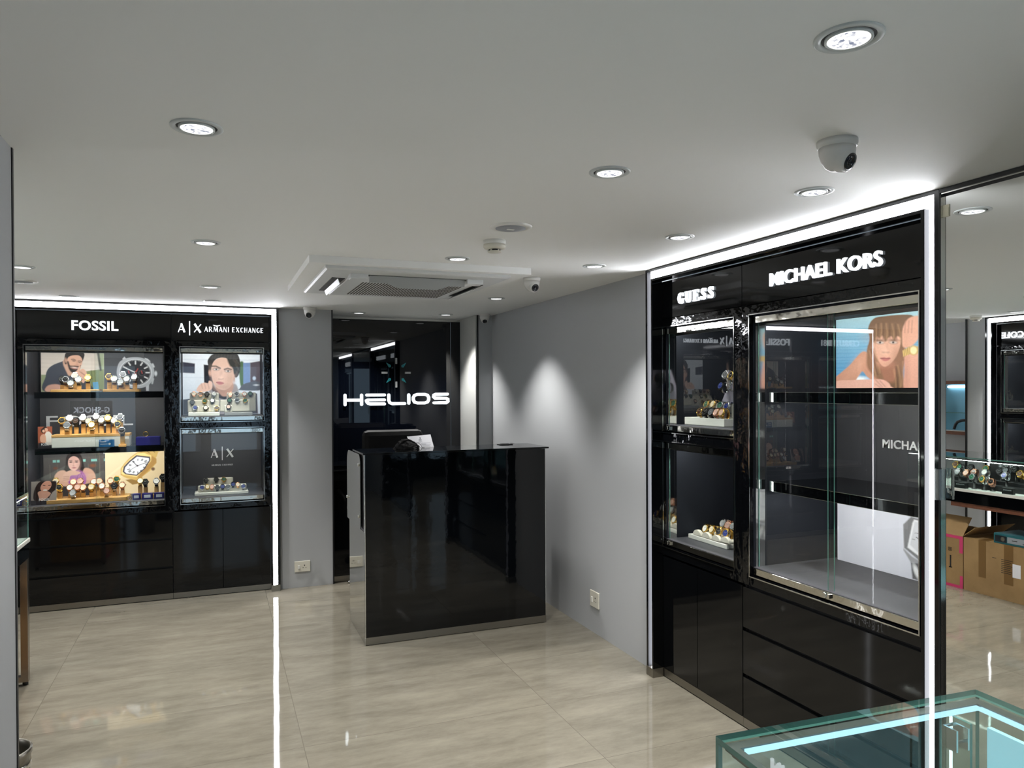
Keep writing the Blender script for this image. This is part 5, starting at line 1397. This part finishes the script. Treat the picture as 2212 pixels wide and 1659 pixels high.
# low black cabinet in the niche
t = thing('credenza', 'low black gloss cabinet with chrome edges standing in the niche behind the counter', 'cabinet', (0.90, 6.26, 0))
box('carcass', (0.0, 1.24, 0.014, 0.425, 0.05, 0.930), BLACKM, t)
box('worktop', (0.0, 1.24, -0.01, 0.43, 0.948, 0.972), BLACK, t)
MB().box(0.0, 1.24, -0.012, -0.008, 0.972, 0.976).box(0.0, 1.24, 0.004, 0.012, 0.930, 0.938).obj('chrome_edge', CHROMES, t)
for i in range(3): box('door', (0.004 + i * 0.414, 0.410 + i * 0.414, 0.0, 0.014, 0.055, 0.925), BLACK, t)
box('kick_plate', (0.0, 1.24, 0.01, 0.02, 0.005, 0.05), STEEL, t)
box('core', (0.01, 1.23, 0.05, 0.42, 0.0, 0.948), BLACKM, t)
o = MB().tube([(0.0, 0, 0.012), (0.05, 0, 0.012), (0.06, 0.004, 0.012)], 0.012, 12).obj('door_stop', CHROMES, None)
o.location = (1.005, 6.21, 0.0); tag(o, 'short chrome tube on the floor behind the left end of the reception counter', 'door stop')

# ------------------------------------------------------------------ reception counter
t = thing('reception_counter', 'tall black glass reception counter with steel plinth and polished steel side', 'counter', (0.856, 4.636, 0))
Wd = 1.237
box('front_panel', (0.004, Wd - 0.004, 0.0, 0.012, 0.050, 1.193), DESKB, t)
MB().box(0.0, 0.004, -0.001, 0.02, 0.050, 1.193).box(Wd - 0.004, Wd, -0.001, 0.02, 0.05, 1.193).obj('corner_trim', CHROMES, t)
box('plinth', (0.0, Wd, 0.001, 0.014, 0.004, 0.050), STEEL, t)
box('ledge', (-0.010, Wd + 0.022, -0.010, 0.37, 1.195, 1.206), BLACK, t, 0.001)
MB().box(0.0, 0.003, 0.014, 0.575, 0.004, 0.708).obj('side_panel', MIRRORSTEEL, t)
box('side_core', (0.004, 0.02, 0.014, 0.57, 0.0, 0.715), BLACKM, t)
box('slit_back', (0.006, 0.02, 0.014, 0.37, 0.70, 1.193), BLACKM, t)
# rounded polished flap on the side
y0, y1, z0, z1, rr = 0.112, 0.615, 0.712, 1.188, 0.085
pts = [(y0, z0), (y1, z0)] + [(y1 - rr + rr * math.cos(R(a)), z1 - rr + rr * math.sin(R(a))) for a in range(0, 91, 10)] + [(y0 + 0.05 + 0.05 * math.cos(R(a)), z1 - 0.05 + 0.05 * math.sin(R(a))) for a in range(90, 181, 15)]
MB().prism(pts, -0.008, -0.003, plane='yz').obj('side_flap', MIRRORSTEEL, t)
for (a, b) in ((0.145, 1.120), (0.145, 0.790), (0.585, 0.86)):
    MB().lathe([(0.009, -0.018), (0.009, -0.007)], 16, c=(0, a, b), axis='x').obj('stud', CHROMES, t)
box('right_panel', (Wd - 0.02, Wd - 0.004, 0.014, 0.60, 0.004, 1.193), BLACKM, t)
box('desk_top', (0.02, Wd - 0.02, 0.30, 0.80, 0.74, 0.76), BLACKM, t)
box('back_legs', (0.03, Wd - 0.03, 0.34, 0.37, 0.0, 1.193), BLACKM, t)
# on the ledge
def quad_thing(name, pts, y, m, label, cat, th=0.0015):
    o = MB().prism(pts, 0, th).obj(name, m, None); o.location = (0, y, 0)
    return tag(o, label, cat)
PAPER = mat('paper_white', S(244, 244, 250), 0.6)
o = quad_thing('notice_paper', [(1.392, 1.2065), (1.379, 1.298), (1.212, 1.287), (1.226, 1.244), (1.277, 1.2065)], 4.95, PAPER,
               'white printed notice propped upright on the counter ledge', 'paper')
mb = MB()
cx_, cz = 1.302, 1.272
mb.box(cx_ - 0.003, cx_ + 0.003, -0.0006, 0, cz - 0.006, cz + 0.008)
for k, (a, b) in enumerate(((0.022, 1.262), (0.018, 1.258), (0.024, 1.250))): mb.box(cx_ - a / 2 - 0.0, cx_ + a / 2, -0.0006, 0, b - 0.0008, b + 0.0006)
for z, a, b in ((1.240, 1.262, 1.302), (1.236, 1.302, 1.372), (1.228, 1.302, 1.34), (1.222, 1.302, 1.372), (1.214, 1.31, 1.365)): mb.box(a, b, -0.0006, 0, z, z + 0.001)
mb.obj('print', mat('print_grey', S(120, 120, 132), 0.6), o)
for q_ in [o] + list(o.children): q_.data.transform(Matrix.Translation((0, 0, -1.2065)))
o.location.z = 1.2068; o.rotation_euler.x = R(-24)
# crumpled black cloth bag with a cable
rs = random.Random(4)
mb = MB(); n, mN = 26, 9
vs = []
for j in range(mN + 1):
    ph = j / mN * math.pi / 2
    for k in range(n):
        a = 2 * math.pi * k / n
        rr = 1 + 0.10 * math.sin(5 * a + 2 * j) + 0.08 * math.sin(9 * a - 3 * j)
        vs.append((0.082 * math.cos(ph) * math.cos(a) * rr, 0.040 * math.cos(ph) * math.sin(a) * rr, 0.056 * math.sin(ph) * (1 + 0.12 * math.sin(3 * a + j))))
fs = [(j * n + k, j * n + (k + 1) % n, (j + 1) * n + (k + 1) % n, (j + 1) * n + k) for j in range(mN) for k in range(n)]
mb.add(vs, fs, 0, True)
mb.add([(0.08 * math.cos(2 * math.pi * k / n), 0.038 * math.sin(2 * math.pi * k / n), 0) for k in range(n)], [tuple(range(n))[::-1]])
g = mb.obj('cloth_bundle', BLACKCLOTH, None)
for k in range(3):
    MB().tube([(-0.06 + 0.01 * k, -0.02 + 0.015 * k, 0.02), (-0.03, -0.02 + 0.015 * k, 0.052 + 0.004 * k), (0.01, -0.015 + 0.014 * k, 0.060), (0.05, -0.02 + 0.015 * k, 0.040), (0.075, -0.02 + 0.01 * k, 0.012)], 0.005, 8).obj('fold', BLACKCLOTH, g)
g.location = (1.185, 4.885, 1.2065)
tag(g, 'crumpled black cloth bundle on the counter ledge beside the white notice', 'cloth')
g = MB().tube([(0, 0, 0.012), (0.02, 0.004, 0.030), (0.045, 0.004, 0.032), (0.062, 0.002, 0.018), (0.070, 0, 0.003), (0.085, -0.01, 0.003)], 0.0018, 8).obj('cable', BLACKM, None)
g.location = (1.232, 4.925, 1.2060)
tag(g, 'thin black cable looping in front of the white notice on the counter ledge', 'cable')
g = MB().box(0, 0.10, 0, 0.06, 0, 0.004).box(0.02, 0.08, 0.02, 0.05, 0.004, 0.007).obj('card_reader_pad', BLACKM, None, 0.001)
g.location = (1.86, 4.90, 1.2065)
tag(g, 'thin flat black pad on the right end of the counter ledge', 'pad')
# dark padded chair behind the counter
t = thing('office_chair', 'black padded chair behind the reception counter, only its back showing', 'chair', (1.34, 5.75, 0))
LEATHER = mat('black_leather', S(3, 3, 4), 0.6, spec=0.25, bump=(12, 0.3, 0.01))
def pad(n_, b_, m_, par, bev):
    return box(n_, b_, m_, par, bev)
pad('seat', (-0.25, 0.25, -0.28, 0.24, 0.43, 0.52), LEATHER, t, 0.03)
pad('backrest', (-0.25, 0.25, 0.20, 0.30, 0.60, 1.275), LEATHER, t, 0.045)
pad('back_bracket', (-0.04, 0.04, 0.25, 0.30, 0.40, 0.75), CHROMES, t, 0.01)
for sx in (-1, 1): MB().tube([(sx * 0.27, 0.2, 0.50), (sx * 0.30, 0.18, 0.66), (sx * 0.30, -0.15, 0.68), (sx * 0.28, -0.18, 0.48)], 0.014, 10).obj('armrest', BLACKM, t)
MB().lathe([(0.03, 0.06), (0.03, 0.43)], 20).obj('gas_column', CHROMES, t)
for k in range(5):
    a = 2 * math.pi * k / 5
    l = MB().tube([(0, 0, 0.09), (0.27 * math.cos(a), 0.27 * math.sin(a), 0.065)], [0.022, 0.014], 10).obj('base_arm', CHROMES, t)
    MB().lathe([(0.028, -0.012), (0.03, 0), (0.028, 0.012)], 16, c=(0, 0.27 * math.cos(a), 0), axis='x') if False else None
    c = MB().lathe([(0.026, -0.02), (0.028, -0.01), (0.028, 0.01), (0.026, 0.02)], 16, axis='y').obj('castor', BLACKM, t)
    c.location = (0.27 * math.cos(a), 0.27 * math.sin(a), 0.028)

# ------------------------------------------------------------------ left glass counter on steel legs (also seen in the mirror)
t = thing('glass_counter', 'glass topped display counter on steel legs, just showing beyond the wing wall', 'display counter', (-0.96, 4.76, 0))
Lc, Wc = 1.75, 0.56     # runs towards the camera and to the left
box('glass_top', (-Wc, 0, -Lc, 0, 1.042, 1.050), [GLASSG, EDGE], t)
top = t.children[-1]
for i, p_ in enumerate(top.data.polygons): p_.material_index = 0 if i in (0, 1) else 1
def gpane(n_, b_, par):
    o = box(n_, b_, [GLASSG, EDGE], par)
    dims = (b_[1] - b_[0], b_[3] - b_[2], b_[5] - b_[4]); k = dims.index(min(dims))
    face_axis = {0: (3, 5), 1: (2, 4), 2: (0, 1)}[k]
    for i, p_ in enumerate(o.data.polygons): p_.material_index = 0 if i in face_axis else 1
    return o
gpane('glass_side', (-0.006, 0, -Lc, 0, 0.800, 1.042), t)
gpane('glass_side', (-Wc, -0.006, -0.006, 0, 0.800, 1.042), t)
MB().box(-0.016, -0.006, -Lc, -0.006, 1.026, 1.036).obj('led_profile', BLACKM, t)
MB().box(-0.015, -0.007, -Lc, -0.006, 1.023, 1.026).obj('led_strip', LEDC, t)
box('deck', (-Wc, 0.006, -Lc, 0.006, 0.778, 0.798), WHITEB, t, 0.001)
box('body', (-Wc, 0.0, -Lc, 0.0, 0.690, 0.778), BLACK, t)
box('rail', (-0.03, -0.008, -Lc, -0.54, 0.655, 0.690), WOOD, t)
LEGM = mat('leg_steel_warm', S(168, 158, 148), 0.25, 1.0)
for (x, y) in ((-0.035, -0.04), (-Wc, -0.04), (-0.035, -Lc), (-Wc, -Lc)):
    box('leg', (x, x + 0.035, y, y + 0.04, 0.02, 0.690), LEGM, t, 0.001)
    MB().lathe([(0.014, 0.0), (0.014, 0.02)], 14, c=(x + 0.017, y + 0.02, 0)).obj('foot', BLACKM, t)
MB().box(-Wc + 0.035, -0.035, -0.038, -0.002, 0.02, 0.05).obj('stretcher', LEGM, t)
MB().box(-Wc + 0.035, -0.035, -Lc, -Lc + 0.036, 0.02, 0.05).obj('stretcher', LEGM, t)

# watches in that counter, seen in the mirror
c10 = [(4.323, 0.965, 'gold', 'brown', 'brown'), (4.287, 0.948, 'black', 'green', 'steel'), (4.252, 0.916, 'steel', 'grey', 'black'), (4.199, 0.951, 'black', 'black', 'black'), (4.179, 0.912, 'rose gold', 'rose', 'brown'),
       (4.113, 0.924, 'rose gold', 'brown', 'brown'), (4.065, 0.955, 'gold', 'green', 'black'), (4.083, 0.893, 'steel', 'green', 'black'), (4.023, 0.933, 'steel', 'white', 'steel'), (4.000, 0.885, 'gold', 'green', 'steel'),
       (3.933, 0.872, 'rose gold', 'black', 'brown'), (3.955, 0.946, 'black', 'black', 'steel'), (3.905, 0.958, 'black', 'grey', 'steel'), (3.865, 0.925, 'steel', 'blue', 'steel'), (3.840, 0.971, 'black', 'black', 'black'),
       (3.798, 0.942, 'gold', 'brown', 'gold'), (3.747, 0.940, 'gold', 'cream', 'gold'), (3.70, 0.955, 'steel', 'black', 'black'), (3.66, 0.91, 'black', 'black', 'black')]
m10 = watches(c10, 'glass counter in mirror', 'watches in the glass counter', lambda u, r_: ((-1.18, -1.11, -1.05)[r_], u), R(90), 1.25, (0.94, 0.905, 0))
for i, (x, y, z, r_) in enumerate(m10):
    zb = (0.869, 0.839, 0.7985)[r_]
    if z - zb < 0.006: continue
    b = MB().lathe([(0.020, 0), (0.020, 0.003), (0.008, 0.005), (0.007, z - zb)], 18).obj('watch_post', BLACKM, None)
    b.location = (x, y, zb)
    tag(b, 'small black post under one watch in the glass counter seen in the mirror', 'stand', 'black watch posts in the glass counter')
for x0, x1, z1, lab in ((-1.225, -1.145, 0.868, 'rear'), (-1.143, -1.075, 0.838, 'front')):
    g = MB().box(x0, x1, 3.60, 4.36, 0, z1 - 0.7985).obj('display_riser', BLACKM, None, 0.002)
    g.location.z = 0.7985
    tag(g, 'long black %s step under the watches in the glass counter seen in the mirror' % lab, 'display stand')
def plaque(name, loc, w_, h_, th, txt, tb, label, rz=R(90)):
    o = MB().box(0, w_, 0, th, 0, h_).obj(name, BLACKM, None, 0.001)
    text_into(MB(), txt, tb[0], tb[1], tb[2], tb[3], -0.001, 0, weight=0.02).obj('lettering', mat('letter_silver', S(190, 192, 196), 0.4), o)
    o.location = loc; o.rotation_euler.z = rz
    return tag(o, label, 'sign')
plaque('name_board', (-1.26, 3.80, 0.7985), 0.31, 0.20, 0.01, 'POLICE', (0.07, 0.232, 0.168, 0.188), 'upright black name board behind the watches in the glass counter')
plaque('name_plaque', (-0.985, 4.105, 0.7985), 0.098, 0.045, 0.03, 'POLICE', (0.014, 0.082, 0.026, 0.034), 'small black name block under the left watches in the glass counter')
plaque('name_plaque', (-0.985, 3.734, 0.7985), 0.084, 0.045, 0.03, 'POLICE', (0.012, 0.072, 0.026, 0.034), 'small black name block near the right edge of the mirrored glass counter')

# cartons below
def carton(name, x0, x1, y0, y1, h_, label, flaps):
    t = thing(name, label, 'carton', (x1, y0, 0))
    W_, D_ = x1 - x0, y1 - y0
    th = 0.005
    mb = MB().box(-W_, 0, 0, D_, 0, 0.006).box(-th, 0, 0, D_, 0.006, h_).box(-W_, -W_ + th, 0, D_, 0.006, h_).box(-W_ + th, -th, 0, th, 0.006, h_).box(-W_ + th, -th, D_ - th, D_, 0.006, h_)
    if not flaps: mb.box(-W_, 0, 0, D_, h_, h_ + th)
    mb.obj('body', CARD, t)
    return t, W_, D_
t1, W_, D_ = carton('carton', -1.45, -0.985, 4.13, 4.46, 0.42, 'open cardboard carton with pink printed borders under the counter, in the mirror', True)
for pts in ([(0, 0.42), (-0.10, 0.56), (-0.104, 0.557), (-0.005, 0.42)],):
    MB().prism([(a, b) for a, b in pts], 0.0, D_).obj('flap', CARD, t1)
MB().add([(-0.002, 0.0, 0.42), (-W_, 0.0, 0.42), (-W_, -0.10, 0.50), (-0.002, -0.10, 0.50), (-0.002, 0.004, 0.42), (-W_, 0.004, 0.42), (-W_, -0.097, 0.503), (-0.002, -0.097, 0.503)],
         [(0, 1, 2, 3), (7, 6, 5, 4), (0, 3, 7, 4), (1, 5, 6, 2), (3, 2, 6, 7)]).obj('flap', CARD, t1)
mb = MB().box(0, 0.001, 0.0, D_, 0.392, 0.415).box(0, 0.001, 0.0, 0.03, 0.28, 0.392).box(0, 0.001, 0.0, 0.025, 0.0, 0.10).box(0, 0.001, 0.025, D_, 0.0, 0.022).box(0, 0.001, D_ - 0.03, D_, 0.022, 0.16)
mb.obj('pink_print', PINK, t1)
MB().box(0.0005, 0.0015, 0.10, 0.112, 0.15, 0.25).box(0.0005, 0.0015, 0.092, 0.120, 0.150, 0.158).box(0.0005, 0.0015, 0.095, 0.125, 0.285, 0.288).box(0.0005, 0.0015, 0.095, 0.125, 0.31, 0.313).box(0.0005, 0.0015, 0.095, 0.098, 0.285, 0.313).box(0.0005, 0.0015, 0.122, 0.125, 0.285, 0.313).box(0.0005, 0.0015, 0.103, 0.107, 0.29, 0.308).box(0.0005, 0.0015, 0.113, 0.117, 0.29, 0.308).obj('printed_symbols', INK, t1)
t2, W_, D_ = carton('carton', -1.45, -0.985, 3.36, 4.122, 0.41, 'closed cardboard carton with brown tape strips and a white label, in the mirror', False)
mb = MB().box(0, 0.0008, 0.58, 0.64, 0.13, 0.415).box(0, 0.0008, 0.37, 0.44, 0.12, 0.415).box(0, 0.0008, 0.12, 0.24, 0.08, 0.415)
mb.box(-0.12, 0.0, 0.58, 0.64, 0.4152, 0.416).box(-0.12, 0, 0.37, 0.44, 0.4152, 0.416).box(-0.12, 0, 0.12, 0.24, 0.4152, 0.416)
mb.obj('tape_strips', CARDT, t2)
MB().box(0, 0.0012, 0.315, 0.375, 0.185, 0.285).obj('label', PAPER, t2)
mb = MB()
for k in range(8): mb.box(0, 0.001, 0.375 + 0.01 * (k % 3), 0.46, 0.30 - k * 0.014, 0.304 - k * 0.014)
mb.box(0, 0.001, 0.50, 0.53, 0.30, 0.304).obj('printed_lines', INK, t2)
t3 = MB().box(-0.28, 0, 0, 0.34, 0, 0.075).obj('box_file', mat('file_teal', S(28, 96, 104), 0.5), None, 0.002)
MB().box(0, 0.001, 0.24, 0.33, 0.012, 0.06).obj('dark_label', mat('file_black', S(18, 26, 34), 0.4), t3)
MB().box(0, 0.001, 0.02, 0.235, 0.014, 0.058).obj('grey_label', mat('file_grey', S(150, 156, 162), 0.5), t3)
MB().lathe([(0.016, 0.0008), (0.016, 0.0018)], 18, c=(0, 0.27, 0.036), axis='x').obj('finger_ring', CHROMES, t3)
MB().box(0.001, 0.0018, 0.16, 0.20, 0.034, 0.04).box(0.001, 0.0018, 0.04, 0.11, 0.036, 0.045).box(0.001, 0.0018, 0.04, 0.12, 0.022, 0.027).obj('print', INK, t3)
t3.location = (-1.0, 3.55, 0.4165); 
tag(t3, 'teal box file with black and grey labels lying on the taped carton', 'file')

# steel bin peeping out beside the wing wall
t = thing('waste_bin', 'round steel waste bin beside the foot of the wing wall', 'bin', (-0.742, 3.19, 0))
MB().lathe([(0.085, 0.0), (0.098, 0.27), (0.103, 0.275), (0.103, 0.290), (0.098, 0.295), (0.094, 0.290), (0.094, 0.27), (0.080, 0.01), (0.0, 0.008)], 40, cap1=False).obj('body', STEEL, t)
MB().lathe([(0.0995, 0.225), (0.1005, 0.23), (0.1005, 0.238), (0.0985, 0.243)], 40, cap0=False, cap1=False).obj('band', CHROMES, t)

# blue lit recess on the far left wall (seen in the mirror)
t = thing('lit_display_box', 'pale blue lit wall display with wooden edges and a tube lamp, in the mirror', 'display', (-2.558, 5.09, 1.12))
BLUEB = mat('blue_backing', S(120, 178, 206), 0.6)
box('backing', (0.0, 0.012, 0.0, 0.50, 0.04, 0.51), BLUEB, t)
box('top_board', (0.0, 0.12, -0.01, 0.51, 0.51, 0.545), WOOD, t)
box('bottom_board', (0.0, 0.12, -0.01, 0.51, 0.0, 0.035), WOOD, t)
box('base_liner', (0.012, 0.115, 0.0, 0.50, 0.035, 0.041), WHITEB, t)
box('side_board', (0.0, 0.115, 0.485, 0.50, 0.041, 0.51), WHITEB, t)
gpane('glass_shelf', (0.012, 0.10, 0.0, 0.485, 0.218, 0.224), t)
MB().tube([(0.035, 0.02, 0.485), (0.035, 0.36, 0.485)], 0.012, 12).obj('tube_lamp', emis('tube_lamp_light', (0.8, 0.93, 1.0, 1), 3.0), t)
o = MB().tube([(0, 0.0, 0.10), (0, 0.06, 0.105), (0, 0.10, 0.10), (0, 0.14, 0.085), (0, 0.165, 0.055), (0, 0.18, 0.012)], 0.014, 12).obj('hose', BLACKM, None)
MB().box(-0.02, 0.02, -0.03, 0.04, 0.08, 0.125).obj('fitting', mat('maroon', S(90, 30, 48), 0.5), o, 0.004)
o.location = (-2.49, 5.18, 1.1625)
tag(o, 'thick black hose with a maroon fitting on the floor of the blue lit display', 'hose')

# lit sign far behind, reflected in the back wall windows
t = thing('lit_sign', 'low lit brand sign board on a black plinth behind the camera', 'sign', (-1.62, -1.5, 0), R(180))
box('plinth', (0.0, 0.62, 0.0, 0.3, 0.0, 1.16), BLACKM, t)
box('board', (0.0, 0.62, 0.0, 0.04, 1.16, 1.44), BLACKM, t)
text_into(MB(), 'G-SHOCK', 0.04, 0.58, 1.24, 1.34, -0.006, 0, weight=0.03).obj('lettering', emis('lit_letters', (0.8, 0.88, 1, 1), 2.0), t)

# ------------------------------------------------------------------ glass counter in the near right corner
t = thing('glass_counter', 'glass display counter with light blue edge strips in the near right corner', 'display counter', (0.797, 1.057, 0), R(-3.1))
Lw, Ln = 0.60, 1.55
gpane('glass_top', (0, Lw, -Ln, 0, 0.990, 1.000), t)
gpane('glass_side', (0.0, 0.008, -Ln, -0.008, 0.62, 0.990), t)
gpane('glass_side', (Lw - 0.008, Lw, -Ln, -0.008, 0.62, 0.990), t)
gpane('glass_back', (0.0, Lw, -0.008, 0.0, 0.62, 0.990), t)
MB().box(0.012, Lw - 0.012, -0.030, -0.010, 0.978, 0.988).box(Lw - 0.032, Lw - 0.012, -Ln, -0.03, 0.978, 0.988).box(0.012, 0.028, -Ln, -0.03, 0.976, 0.988).obj('led_profile', mat('profile_grey', S(120, 118, 112), 0.35, 0.6), t)
MB().box(0.036, Lw - 0.036, -0.040, -0.031, 0.980, 0.986).box(Lw - 0.042, Lw - 0.033, -Ln, -0.040, 0.980, 0.986).obj('led_strip', LEDB, t)
box('lit_side_board', (Lw - 0.075, Lw - 0.065, -Ln, -0.085, 0.62, 0.972), CYAN, t)
box('deck', (0.05, Lw, -Ln, 0.0, 0.600, 0.618), mat('haze_tinted_deck', S(118, 140, 152), 0.3), t)  # bluish haze reflected in the glass is painted into the deck colour
box('body', (0.06, Lw, -Ln, 0.0, 0.06, 0.600), BLACKM, t)
box('plinth', (0.07, Lw - 0.01, -Ln, -0.01, 0.0, 0.06), STEEL, t)
MB().box(0.462, 0.466, -0.075, -0.045, 0.930, 0.970).box(0.49, 0.494, -0.075, -0.045, 0.930, 0.970).box(0.466, 0.49, -0.049, -0.045, 0.930, 0.934).box(0.466, 0.49, -0.049, -0.045, 0.966, 0.970).obj('clip', CHROMES, t)
gpane('corner_post', (Lw - 0.105, Lw - 0.099, -0.075, -0.010, 0.618, 0.978), t)

# ------------------------------------------------------------------ tidy names of the setting
